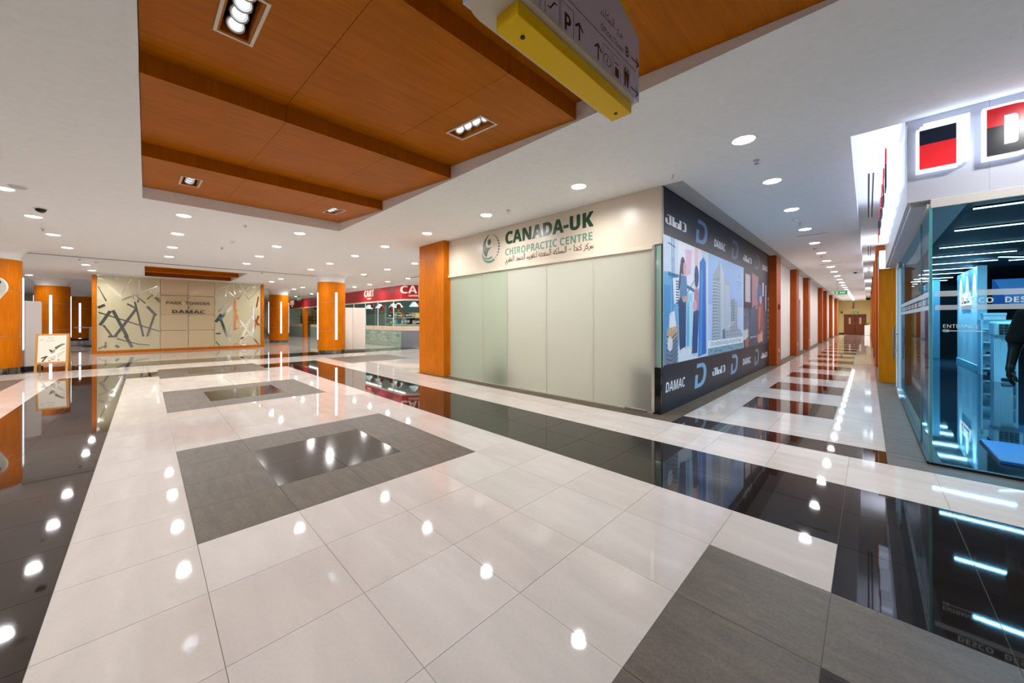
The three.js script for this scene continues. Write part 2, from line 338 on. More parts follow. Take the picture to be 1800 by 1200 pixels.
// a small set of pen strokes for connected Arabic, drawn right to left on a baseline
function arabic(g, word, xRight, base, u, weight) {
  g.lineWidth = weight; g.lineCap = 'round'; g.lineJoin = 'round';
  let x = xRight;
  const dot = (dx, dy, n = 1, below = 1) => { for (let k = 0; k < n; k++) { g.beginPath(); g.arc(x + (dx + (k - (n - 1) / 2) * 0.32) * u, base + dy * u * below, weight * 0.62, 0, 7); g.fill(); } };
  const line = pts => { g.beginPath(); pts.forEach(([px, py], i) => g[i ? 'lineTo' : 'moveTo'](x + px * u, base + py * u)); g.stroke(); };
  const loop = (cx, cy, r) => { g.beginPath(); g.ellipse(x + cx * u, base + cy * u, r * u, r * u * 0.9, 0, 0, 7); g.stroke(); };
  const adv = w => { x -= w * u; };
  const G = {
    ' ': () => adv(0.55), '-': () => { line([[-0.2, -0.55], [-0.7, -0.55]]); adv(0.95); },
    'ا': () => { line([[-0.12, -1.55], [-0.12, 0]]); adv(0.38); },
    'ل': () => { line([[-0.12, -1.6], [-0.12, 0], [-0.62, 0]]); adv(0.6); },
    'م': () => { loop(-0.32, -0.2, 0.27); line([[0, 0], [-0.75, 0]]); adv(0.75); },
    'ن': () => { line([[0, 0], [-0.3, 0], [-0.3, -0.5], [-0.3, 0], [-0.6, 0]]); dot(-0.3, -0.85); adv(0.6); },
    'ت': () => { line([[0, 0], [-0.3, 0], [-0.3, -0.5], [-0.3, 0], [-0.6, 0]]); dot(-0.3, -0.85, 2); adv(0.6); },
    'ي': () => { line([[0, 0], [-0.3, 0], [-0.3, -0.5], [-0.3, 0], [-0.6, 0]]); dot(-0.3, 0.38, 2); adv(0.6); },
    'ب': () => { line([[0, 0], [-0.3, 0], [-0.3, -0.5], [-0.3, 0], [-0.6, 0]]); dot(-0.3, 0.4); adv(0.6); },
    'ج': () => { line([[-0.05, -0.6], [-0.65, -0.5], [-0.2, 0], [-0.35, 0.45], [-0.8, 0.4]]); dot(-0.4, 0.05); adv(0.9); },
    'ك': () => { line([[0, 0], [-0.75, 0]]); line([[-0.1, 0], [-0.1, -0.45], [-0.55, -0.75], [0.02, -1.3]]); adv(0.75); },
    'د': () => { line([[-0.35, -0.85], [-0.05, -0.45], [0, 0], [-0.55, 0]]); adv(0.72); },
    'ر': () => { line([[-0.02, -0.5], [-0.05, 0], [-0.35, 0.4], [-0.55, 0.42]]); adv(0.62); },
    'ز': () => { line([[-0.02, -0.5], [-0.05, 0], [-0.35, 0.4], [-0.55, 0.42]]); dot(-0.05, -0.9); adv(0.62); },
    'ح': () => { line([[0, 0], [-0.2, 0], [0.1, -0.55], [-0.6, -0.62]]); line([[0, 0], [-0.75, 0]]); adv(0.75); },
    'ة': () => { loop(-0.25, -0.32, 0.28); dot(-0.25, -0.95, 2); adv(0.62); },
    'ق': () => { loop(-0.3, -0.42, 0.26); line([[0, 0], [-0.65, 0]]); dot(-0.3, -1.0, 2); adv(0.65); },
    'ف': () => { loop(-0.3, -0.42, 0.26); line([[0, 0], [-0.65, 0]]); dot(-0.3, -1.0); adv(0.65); },
    'و': () => { loop(-0.25, -0.35, 0.26); line([[0, -0.3], [-0.1, 0.15], [-0.5, 0.42]]); adv(0.65); },
    'ع': () => { line([[0, 0], [-0.25, -0.1], [-0.05, -0.6], [-0.45, -0.7]]); line([[0, 0], [-0.7, 0]]); adv(0.7); },
    'ى': () => { line([[0, 0], [-0.1, -0.4], [-0.35, -0.3], [-0.1, 0.1], [-0.5, 0.45], [-0.85, 0.2]]); dot(-0.45, 0.85, 2); adv(0.95); },
  };
  for (const c of word) (G[c] || G[' '])();
  return xRight - x;
}
// the angular Arabic wordmark of the hoarding
function wordmarkArabic(g, x, y, w, h) {
  g.save(); g.translate(x, y); g.scale(w, h); g.lineWidth = 0.105; g.lineJoin = 'miter'; g.lineCap = 'butt';
  const P = pts => { g.beginPath(); pts.forEach((p, i) => g[i ? 'lineTo' : 'moveTo'](...p)); g.stroke(); };
  P([[0.02, 0.45], [0.02, 0.85], [0.07, 0.95], [0.20, 0.95], [0.20, 0.05]]); P([[0.05, 0.12], [0.12, 0.12]]);
  P([[0.34, 0.05], [0.34, 0.95], [0.60, 0.95], [0.60, 0.5], [0.44, 0.5], [0.44, 0.95]]);
  P([[0.70, 0.05], [0.70, 1.0]]); P([[0.80, 0.1], [0.93, 0.1], [0.97, 0.2], [0.97, 0.85], [0.93, 0.95], [0.80, 0.95]]);
  g.restore();
}
function wordmark(g, str, x, y, w, h) {         // heavy slanted capitals in a box
  g.save(); g.translate(x, y); g.transform(1, 0, -0.16, 1, 0.16 * h, 0); g.font = `bold ${h * 1.36}px sans-serif`; g.textBaseline = 'alphabetic';
  const m = g.measureText(str).width; g.scale((w - 0.16 * h) / m, 1); g.fillText(str, 0, h); g.restore();
}
{
  const clinic = thing('clinic_front', 'clinic front with beige fascia over a row of frosted panes', 'shop front', [X(5), 0, Z(9.15)]);
  part(clinic, 'fascia', RAB(9.12, 9.19, 0.58, 9.95, 2.69, CEIL, 0.006), S({ color: hex('#dccdb9'), roughness: 0.3 }), 'satin beige fascia board');
  const W = 2048, H = 332, b0 = 0.6, b1 = 9.9;
  const U = b => (b1 - b) / (b1 - b0) * W, V = y => (CEIL - y) / (CEIL - 2.69) * H;
  const tex = canvasTex(W, H, g => {
    g.fillStyle = '#dfd1bd'; g.fillRect(0, 0, W, H);
    const put = (s, bl, br, yb, cap, col, heavy = 0) => { g.fillStyle = col; g.font = `bold ${100}px sans-serif`; const m = g.measureText(s).width, w = U(br) - U(bl), h = V(yb) - V(yb + cap); g.save(); g.translate(U(bl), V(yb)); g.scale(w / m, h / 73); g.fillText(s, 0, 0); if (heavy) { g.strokeStyle = col; g.lineWidth = heavy; g.lineJoin = 'round'; g.strokeText(s, 0, 0); } g.restore(); };
    put('CANADA-UK', 6.40, 2.62, 3.20, 0.265, green1, 5); put('CHIROPRACTIC CENTRE', 6.40, 2.62, 2.945, 0.15, green2, 1.5);
    g.strokeStyle = g.fillStyle = '#42241c';
    const phrase = 'مركز كندا - المملكة المتحدة لتقويم العمود الفقرى', wid = arabic(g, phrase, 9000, 9000, 1, 0.1);
    arabic(g, phrase, U(2.62), V(2.80), (U(2.62) - U(6.40)) / wid, 5);
    // emblem: a reaching figure in a crescent with an arc of dots
    const cx = U(7.2), cy = V(3.19), R = H * 0.36; g.save(); g.translate(cx, cy);
    g.fillStyle = green1; g.beginPath(); g.moveTo(-R * 0.05, -R * 1.02); g.bezierCurveTo(-R * 0.95, -R * 0.7, -R * 1.15, R * 0.2, -R * 0.42, R * 0.62); g.bezierCurveTo(-R * 0.28, R * 0.3, -R * 0.3, R * 0.12, 0.2 * R, -R * 0.08); g.bezierCurveTo(-R * 0.1, R * 0.02, -R * 0.42, 0, -R * 0.52, -R * 0.25); g.bezierCurveTo(-R * 0.6, -R * 0.6, -R * 0.3, -R * 0.85, -R * 0.05, -R * 1.02); g.fill();
    g.beginPath(); g.ellipse(-R * 0.14, -R * 0.42, R * 0.17, R * 0.22, 0.2, 0, 7); g.fill();
    g.fillStyle = '#5f8f78'; g.beginPath(); g.moveTo(-R * 1.0, -R * 0.05); g.bezierCurveTo(-R * 0.95, R * 0.6, -R * 0.4, R * 0.85, R * 0.1, R * 0.6); g.lineTo(R * 0.22, R * 0.72); g.bezierCurveTo(-R * 0.4, R * 1.0, -R * 1.0, R * 0.65, -R * 1.0, -R * 0.05); g.fill();
    g.beginPath(); g.moveTo(-R * 0.98, R * 0.2); g.bezierCurveTo(-R * 0.85, R * 0.85, -R * 0.2, R * 1.05, R * 0.35, R * 0.8); g.lineTo(R * 0.48, R * 0.9); g.bezierCurveTo(-R * 0.1, R * 1.3, -R * 0.95, R * 1.05, -R * 0.98, R * 0.2); g.fill();
    g.fillStyle = '#4f6f5e'; for (let k = 0; k < 12; k++) { const t = -1.35 + k * 0.225, s = R * (0.03 + 0.055 * Math.sin(Math.PI * (k + 0.5) / 12)); g.beginPath(); g.arc(R * 0.88 * Math.cos(t), R * 0.95 * Math.sin(t), s, 0, 7); g.fill(); }
    g.restore();
  });
  const z = Z(9.12) + 0.0015;
  part(clinic, 'fascia_print', sheet([X(b1), 2.69, z], [X(b0), 2.69, z], [X(b0), CEIL - 0.004, z], [X(b1), CEIL - 0.004, z]), S({ map: tex, roughness: 0.3 }), 'dark green clinic name, pale green line and leaf-like figure emblem');
  part(clinic, 'head_rail', [RAB(9.07, 9.25, 0.8, 9.95, 2.62, 2.685, 0.008)], M.frame);
  part(clinic, 'corner_post', [RAB(9.1, 9.22, 0.76, 0.84, 0.02, 2.69, 0.006)], M.brushed);
  part(clinic, 'corner_base', AB(9.13, 9.22, 0.6, 0.76, 0.0, 0.74), M.blackGloss, 'glossy black block at the corner');
  part(clinic, 'corner_glass', AB(9.15, 9.17, 0.6, 0.76, 0.74, 2.69), S({ color: hex('#8fb0a4'), roughness: 0.08 }), 'teal-tinted corner glass');
  const edges = [0.84, 2.62, 4.44, 6.28, 7.7, 9.92];
  for (let i = 0; i < 5; i++) { const p = part(clinic, numbered('frosted_pane'), AB(i === 4 ? 9.18 : 9.14, i === 4 ? 9.2 : 9.16, edges[i] + 0.008, edges[i + 1] - 0.008, 0.015, 2.62), i > 2 ? M.frostedGreen : M.frosted); }
  for (let i = 1; i < 5; i++) part(clinic, 'pane_joint', AB(9.135, 9.165, edges[i] - 0.008, edges[i] + 0.008, 0.015, 2.62), M.frame);
  part(clinic, 'sill_channel', AB(9.1, 9.22, 0.8, 9.95, 0, 0.018), M.brushed);
  part(clinic, 'door_patch', [RAB(9.08, 9.2, 0.95, 1.6, 0.0, 0.045, 0.01)], M.steel);

  const w = structure('wall_clinic', 'white inner walls of the clinic room behind the frosted panes'), wf = structure('floor', 'floor of the clinic room'), wc = structure('ceiling', 'ceiling of the clinic room'), ws = structure('wall_clinic_side', 'side wall of the clinic room'), wo = structure('wall_clinic_outer', 'outer wall of the clinic block');
  part(w, 'back_wall', AB(16.0, 16.3, 0.9, 12, 0, 3.7), M.wall);
  part(ws, 'side_wall', AB(9.35, 16.0, 11.75, 12, 0, 3.7), M.wall);
  part(wc, 'room_ceiling', AB(9.6, 16.0, 0.9, 11.75, 3.3, 3.4), M.ceiling);
  part(wf, 'room_floor', AB(9.2, 16.0, 0.9, 11.75, -0.1, 0.0), S({ color: hex('#b9ab98'), roughness: 0.4 }));
  part(wo, 'outer_wall', [AB(9.6, 16.3, 12, 12.2, 0, CEIL + 0.1)], M.wall);
  const lp = thing('ceiling_panel_light', 'soft light panel in the room behind the frosted panes', 'ceiling light', [X(5.5), 3.3, Z(12)]);
  part(lp, 'diffuser', RAB(11, 13, 2, 9, 3.26, 3.3, 0.01), M.glow('#f8f6f0', 1.8));
  const r = new THREE.RectAreaLight(0xf6f6f0, 4.2, 4.2, 1.2); r.position.set(0, -0.06, 0); r.rotation.x = -Math.PI / 2; r.name = 'lamp'; lp.add(r);
  const cab = thing('drawer_cabinet', 'brown drawer cabinet seen dimly behind the right-hand frosted pane', 'cabinet', [X(1.2), 0, Z(9.6)]);
  part(cab, 'carcass', AB(9.35, 10.1, 0.95, 1.5, 0.02, 0.8), S({ color: hex('#6a5636'), roughness: 0.5 }));
  for (let k = 0; k < 3; k++) part(cab, numbered('drawer_front'), RAB(9.31, 9.35, 0.98, 1.47, 0.06 + 0.25 * k, 0.28 + 0.25 * k, 0.006), S({ color: hex('#7b6543'), roughness: 0.5 }));
  const ch = thing('ochre_seat', 'ochre upholstered block behind the left frosted panes', 'seat', [X(6.5), 0, Z(9.9)]);
  part(ch, 'cushion', RAB(9.5, 10.3, 6.2, 7.1, 0.3, 0.75, 0.05), S({ color: hex('#b98f2e'), roughness: 0.8 })); part(ch, 'base', RAB(9.55, 10.25, 6.25, 7.05, 0, 0.3, 0.02), S({ color: hex('#5a4630'), roughness: 0.7 }));
  const pil = thing('timber_pier', 'broad orange timber pier at the left end of the clinic front', 'pillar', [X(10.9), 0, Z(9.2)]);
  part(pil, 'front_panel', RAB(8.84, 8.9, 9.95, 11.95, 0.0, CEIL - 0.002, 0.006), M.wood);
  part(pil, 'side_panel', [RAB(8.9, 9.28, 9.95, 10.02, 0.0, CEIL - 0.002, 0.006)], M.wood); part(pil, 'far_panel', [RAB(8.9, 9.28, 11.88, 11.95, 0.0, CEIL - 0.002, 0.006)], M.wood);
}

// ------------------------------------------------------------------ hoarding along the corridor
{
  const h = thing('printed_hoarding', 'long dark hoarding with fashion, tower and shop pictures along the corridor', 'poster', [X(0.7), 0, Z(16.4)]);
  part(h, 'backing_board', AB(9.225, 23.65, 0.6, 0.74, 0, 3.63), M.black);
  const W = 2048, H = 852, a0 = 9.23, a1 = 23.65;
  const U = a => (a - a0) / (a1 - a0) * W, V = y => (3.6 - y) / 3.6 * H;
  const tex = canvasTex(W, H, g => {
    g.fillStyle = '#1d2430'; g.fillRect(0, 0, W, H);
    // --- fashion picture
    const x0 = 0, x1 = U(12.95), y0 = V(2.86), y1 = V(0.75), pw = x1 - x0, ph = y1 - y0;
    g.save(); g.beginPath(); g.rect(x0, y0, pw, ph); g.clip(); g.translate(x0, y0); g.scale(pw, ph);
    g.fillStyle = '#c3d6ee'; g.fillRect(0, 0, 1, 1); g.fillStyle = '#dfe3f0'; g.fillRect(0.3, 0, 0.55, 0.5); g.fillStyle = '#5d9bd0'; g.fillRect(0, 0.28, 0.32, 0.72); g.fillStyle = '#3f7fb8'; g.fillRect(0, 0.38, 0.15, 0.6);
    g.fillStyle = '#d9dfe8'; g.fillRect(0.3, 0.86, 0.6, 0.14);
    g.strokeStyle = '#22507f'; g.lineWidth = 0.012; const L = (...p) => { g.beginPath(); p.forEach(([x, y], i) => g[i ? 'lineTo' : 'moveTo'](x, y)); g.stroke(); };
    L([0.17, 0.0], [0.19, 0.6]); L([0.21, 0.0], [0.22, 0.55]); L([0.1, 0.05], [0.24, 0.07]); g.lineWidth = 0.03; L([0.1, 0.29], [0.3, 0.3]); L([0.45, 0.36], [0.85, 0.42]); g.lineWidth = 0.012; L([0.5, 0.42], [0.72, 0.26]);
    const B = (c, ...p) => { g.fillStyle = c; g.beginPath(); g.moveTo(p[0], p[1]); for (let i = 2; i < p.length; i += 2) g.lineTo(p[i], p[i + 1]); g.fill(); }, E = (c, x, y, rx, ry, r = 0) => { g.fillStyle = c; g.beginPath(); g.ellipse(x, y, rx, ry, r, 0, 7); g.fill(); };
    B('#d9a9c6', 0.45, 0.05, 0.6, 0.04, 0.58, 0.25, 0.47, 0.28); B('#e3b7b4', 0.68, 0.0, 0.76, 0.0, 0.74, 0.4, 0.66, 0.4);
    B('#86c4e8', 0.45, 0.42, 0.62, 0.42, 0.60, 0.88, 0.46, 0.88); B('#4d9fd8', 0.50, 0.5, 0.53, 0.5, 0.53, 0.88, 0.49, 0.88); B('#b8e0f2', 0.56, 0.5, 0.60, 0.5, 0.58, 0.9, 0.55, 0.9);
    B('#1c3350', 0.30, 0.45, 0.47, 0.45, 0.46, 0.88, 0.33, 0.9); B('#4a6f95', 0.34, 0.28, 0.48, 0.28, 0.5, 0.47, 0.32, 0.47); B('#dfe6ee', 0.19, 0.32, 0.34, 0.3, 0.33, 0.48, 0.22, 0.53);
    g.fillStyle = '#22324a'; for (let k = 0; k < 9; k++) g.fillRect(0.255, 0.335 + k * 0.022, 0.07, 0.009);
    E('#3d2f38', 0.4, 0.2, 0.055, 0.075); B('#3d2f38', 0.34, 0.2, 0.38, 0.2, 0.33, 0.4, 0.30, 0.4); E('#c99a92', 0.44, 0.22, 0.035, 0.06); B('#c9938c', 0.38, 0.46, 0.52, 0.44, 0.5, 0.5, 0.4, 0.5);
    E('#22304c', 0.72, 0.26, 0.055, 0.1); B('#a56f88', 0.66, 0.38, 0.79, 0.36, 0.78, 0.58, 0.66, 0.6); E('#d79ba0', 0.68, 0.52, 0.05, 0.05); B('#15355f', 0.64, 0.58, 0.78, 0.56, 0.74, 0.95, 0.6, 0.95);
    B('#0d5fc0', 0.80, 0.12, 0.90, 0.06, 0.97, 0.1, 0.98, 0.97, 0.76, 0.99); B('#2a86e4', 0.84, 0.2, 0.87, 0.18, 0.85, 0.97, 0.8, 0.97); B('#0a469a', 0.91, 0.15, 0.94, 0.14, 0.94, 0.97, 0.89, 0.97);
    B('#e4e6e4', 0.13, 0.6, 0.22, 0.58, 0.26, 0.7, 0.12, 0.72); B('#b78f66', 0.08, 0.72, 0.3, 0.7, 0.29, 0.86, 0.06, 0.9); B('#6a7077', 0.06, 0.84, 0.29, 0.8, 0.27, 1, 0.02, 1);
    g.strokeStyle = '#39424c'; g.lineWidth = 0.012; for (let k = 0; k < 7; k++) L([0.07, 0.78 + k * 0.035], [0.17, 0.8 + k * 0.035], [0.29, 0.75 + k * 0.035]); g.strokeStyle = '#c98f55'; for (let k = 0; k < 3; k++) L([0.1, 0.74 + k * 0.02], [0.28, 0.71 + k * 0.02]);
    E('#d9dde0', 0.14, 0.84, 0.05, 0.06); g.restore();
    // --- tower picture
    const tx0 = U(13.05), tx1 = U(17.9), tw = tx1 - tx0; g.fillStyle = '#eef4fb'; g.fillRect(tx0 - 12, y0, tw + 24, ph);
    g.save(); g.beginPath(); g.rect(tx0, y0, tw, ph); g.clip(); g.translate(tx0, y0); g.scale(tw, ph);
    g.fillStyle = '#8fb0ea'; g.fillRect(0, 0, 1, 1); g.fillStyle = '#b4c6f2'; g.fillRect(0.0, 0.5, 1, 0.5);
    B('#8d9aa4', 0.12, 0.2, 0.3, 0.03, 0.32, 0.95, 0.08, 0.95); B('#b9c2c8', 0.3, 0.03, 0.40, 0.16, 0.42, 0.95, 0.31, 0.95); B('#9aa6b0', 0.40, 0.16, 0.56, 0.26, 0.57, 0.95, 0.42, 0.95);
    B('#7b8894', 0.60, 0.42, 0.72, 0.40, 0.72, 0.8, 0.60, 0.8); B('#a2adb6', 0.72, 0.40, 0.82, 0.47, 0.82, 0.8, 0.72, 0.8); B('#9ba3a4', 0.44, 0.74, 0.7, 0.66, 0.98, 0.82, 0.98, 0.95, 0.44, 0.95); B('#c2cacc', 0.5, 0.72, 0.7, 0.655, 0.7, 0.68, 0.5, 0.745);
    g.fillStyle = '#5d6a74'; for (let k = 0; k < 22; k++) for (let m = 0; m < 3; m++) g.fillRect(0.125 + m * 0.055, 0.24 + k * 0.032 - m * 0.01, 0.035, 0.014);
    g.fillStyle = '#e2e8ec'; for (let k = 0; k < 22; k++) g.fillRect(0.12, 0.258 + k * 0.032, 0.16, 0.005); for (let m = 0; m < 5; m++) g.fillRect(0.43 + m * 0.028, 0.27, 0.008, 0.5);
    g.fillStyle = '#66727d'; for (let k = 0; k < 10; k++) for (let m = 0; m < 4; m++) g.fillRect(0.615 + m * 0.05, 0.45 + k * 0.034, 0.025, 0.016); for (let k = 0; k < 4; k++) for (let m = 0; m < 6; m++) g.fillRect(0.48 + m * 0.08, 0.77 + k * 0.04, 0.03, 0.02);
    B('#4d5a63', 0.36, 0.76, 0.43, 0.74, 0.43, 0.88, 0.36, 0.88);
    g.fillStyle = '#5f78a8'; B('#7c98d0', 0.82, 0.13, 0.86, 0.10, 0.90, 0.13, 0.86, 0.15); g.fillRect(0.76, 0.19, 0.2, 0.02); g.fillRect(0.79, 0.225, 0.14, 0.02); g.fillRect(0.78, 0.27, 0.16, 0.008);
    g.fillStyle = '#eef4fb'; g.fillRect(0, 0.855, 1, 0.075); g.fillStyle = '#6f95a0'; g.fillRect(0, 0.93, 1, 0.07); g.fillStyle = '#44606c'; for (let k = 0; k < 30; k++) g.fillRect(hash(k, 1, 5), 0.93 + 0.06 * hash(k, 2, 5), 0.03, 0.015);
    g.restore(); g.fillStyle = '#46556f'; g.font = '27px sans-serif'; g.save(); g.translate(tx0 + 0.06 * tw, y0 + 0.912 * ph); const cap = 'Only residential building at the gate of Al Hessa'; g.scale(0.88 * tw / g.measureText(cap).width, 1.15); g.fillText(cap, 0, 0); g.restore();
    // --- dark cafe picture
    const dx0 = tx1 + 14, dw = U(23.4) - dx0; g.save(); g.beginPath(); g.rect(dx0, y0, dw, ph); g.clip(); g.translate(dx0, y0); g.scale(dw, ph);
    g.fillStyle = '#1c1f2b'; g.fillRect(0, 0, 1, 1); g.fillStyle = '#2a2d3b'; g.fillRect(0, 0.5, 1, 0.5); B('#b9aab0', 0.06, 0.06, 0.24, 0.06, 0.24, 0.42, 0.06, 0.42); B('#9a5a56', 0.30, 0.02, 0.56, 0.04, 0.54, 0.5, 0.3, 0.5); B('#c7c2d4', 0.74, 0.1, 0.8, 0.1, 0.8, 0.3, 0.74, 0.3); B('#b9b2c0', 0.88, 0.12, 0.92, 0.12, 0.92, 0.5, 0.88, 0.5);
    g.fillStyle = '#8f93a8'; for (let k = 0; k < 6; k++) g.fillRect(0.02 + k * 0.03, 0.5 + 0.03 * (k % 3), 0.008, 0.3);
    E('#2b3a66', 0.62, 0.3, 0.12, 0.16); B('#2c3d55', 0.26, 0.5, 0.44, 0.44, 0.52, 0.88, 0.22, 0.84); B('#7c2f28', 0.5, 0.44, 0.78, 0.4, 0.82, 0.86, 0.52, 0.86); B('#b2553a', 0.58, 0.46, 0.68, 0.46, 0.62, 0.8, 0.56, 0.76); E('#b98780', 0.66, 0.36, 0.05, 0.06); B('#d98a5a', 0.52, 0.86, 0.74, 0.84, 0.76, 0.96, 0.54, 0.97); B('#d8cfc2', 0.0, 0.78, 0.16, 0.76, 0.16, 0.9, 0.0, 0.9); B('#9c4a35', 0.06, 0.9, 0.18, 0.86, 0.18, 1, 0.06, 1); E('#e2c09a', 0.7, 0.84, 0.025, 0.04);
    g.strokeStyle = '#e6e6ea'; g.lineWidth = 0.012; L([0.24, 0.885], [0.28, 0.875], [0.32, 0.885], [0.36, 0.872], [0.42, 0.88], [0.48, 0.872]); g.restore();
    for (let k = 0; k < 8; k++) { g.fillStyle = k % 2 ? '#8f7f72' : '#b9a48f'; g.fillRect(U(23.4), y0 + ph * (0.3 + 0.085 * k), U(23.6) - U(23.4), ph * 0.05); }
    // photographic softness: fine streaks of fabric and light over the flat areas, then a slight blur
    g.save(); g.beginPath(); g.rect(0, y0, W, ph); g.clip();
    for (let k = 0; k < 2200; k++) { const px = U(9.3) + hash(k, 11, 3) * (x1 - U(9.3)), py = y0 + hash(k, 12, 3) * ph, d = g.getImageData(Math.round(px), Math.round(py), 1, 1).data, t = (hash(k, 13, 3) - 0.5) * 44; g.globalAlpha = 0.4; g.fillStyle = `rgb(${Math.max(0, d[0] + t) | 0},${Math.max(0, d[1] + t) | 0},${Math.max(0, d[2] + t * 1.2) | 0})`; g.fillRect(px, py, 2 + 3 * hash(k, 14, 3), 5 + 16 * hash(k, 15, 3)); }
    for (let k = 0; k < 1500; k++) { const px = U(18.0) + hash(k, 21, 3) * (U(23.4) - U(18.0)), py = y0 + hash(k, 22, 3) * ph, d = g.getImageData(Math.round(px), Math.round(py), 1, 1).data, t = (hash(k, 23, 3) - 0.45) * 60; g.globalAlpha = 0.4; g.fillStyle = `rgb(${Math.max(0, d[0] + t * 1.1) | 0},${Math.max(0, d[1] + t * 0.9) | 0},${Math.max(0, d[2] + t) | 0})`; g.fillRect(px, py, 4 + 10 * hash(k, 24, 3), 5 + 14 * hash(k, 25, 3)); }
    g.restore(); g.globalAlpha = 1;
    // lift the mid-tones of the three pictures as the bright print has them
    { const px = g.getImageData(0, Math.round(y0), W, Math.round(ph)), q = px.data; for (let i = 0; i < q.length; i += 4) if (q[i] + q[i + 1] + q[i + 2] > 130) for (let k = 0; k < 3; k++) q[i + k] = 255 * Math.pow(q[i + k] / 255, [0.85, 0.74, 0.64][k]); g.putImageData(px, 0, Math.round(y0)); }
    // --- lettering rows
    g.fillStyle = g.strokeStyle = '#e9edf3';
    const arab = (p, q, yt, yb) => wordmarkArabic(g, U(p), V(yt), U(q) - U(p), V(yb) - V(yt));
    const lat = (p, q, yt, yb) => wordmark(g, 'DAMAC', U(p), V(yt), U(q) - U(p), V(yb) - V(yt));
    const D = (p, q, yt, yb, c) => { const w = U(q) - U(p), h = V(yb) - V(yt); g.save(); g.translate(U(p), V(yt)); g.scale(w, h); g.fillStyle = c; g.beginPath(); g.moveTo(0.2, 0); g.lineTo(0.6, 0); g.bezierCurveTo(0.95, 0.02, 1.02, 0.3, 0.98, 0.5); g.bezierCurveTo(0.92, 0.85, 0.7, 1, 0.35, 1); g.lineTo(0, 1); g.lineTo(0.07, 0.45); g.lineTo(0.28, 0.45); g.lineTo(0.23, 0.83); g.lineTo(0.42, 0.83); g.bezierCurveTo(0.65, 0.8, 0.72, 0.6, 0.74, 0.45); g.bezierCurveTo(0.76, 0.25, 0.7, 0.17, 0.52, 0.17); g.lineTo(0.17, 0.17); g.closePath(); g.fill(); g.restore(); };
    arab(9.47, 10.97, 3.22, 3.05); lat(13.73, 15.2, 3.22, 3.05); arab(18.0, 19.5, 3.22, 3.05); lat(22.0, 23.4, 3.22, 3.05);
    lat(9.4, 10.92, 0.47, 0.30); arab(13.6, 15.1, 0.47, 0.30); lat(17.85, 19.4, 0.47, 0.30); arab(21.75, 23.2, 0.47, 0.30);
    D(11.83, 13.03, 3.43, 2.97, '#6f93c4'); D(16.07, 17.14, 3.43, 2.97, '#62759a'); D(20.28, 21.31, 3.43, 2.97, '#4f5c7c'); D(11.72, 12.91, 0.64, 0.18, '#86b6d4'); D(15.95, 17.05, 0.64, 0.18, '#7fa3c4'); D(20.15, 21.18, 0.64, 0.18, '#76849c');
  });
  const x = X(0.6) + 0.0015;
  part(h, 'print', sheet([x, 0.02, Z(a0)], [x, 0.02, Z(a1)], [x, 3.6, Z(a1)], [x, 3.6, Z(a0)]), PH({ map: tex, roughness: 0.35, specularIntensity: 0.5 }));
  part(h, 'edge_trim', RAB(9.222, 9.25, 0.575, 0.6, 0.74, 3.6, 0.004), M.brushed);
}

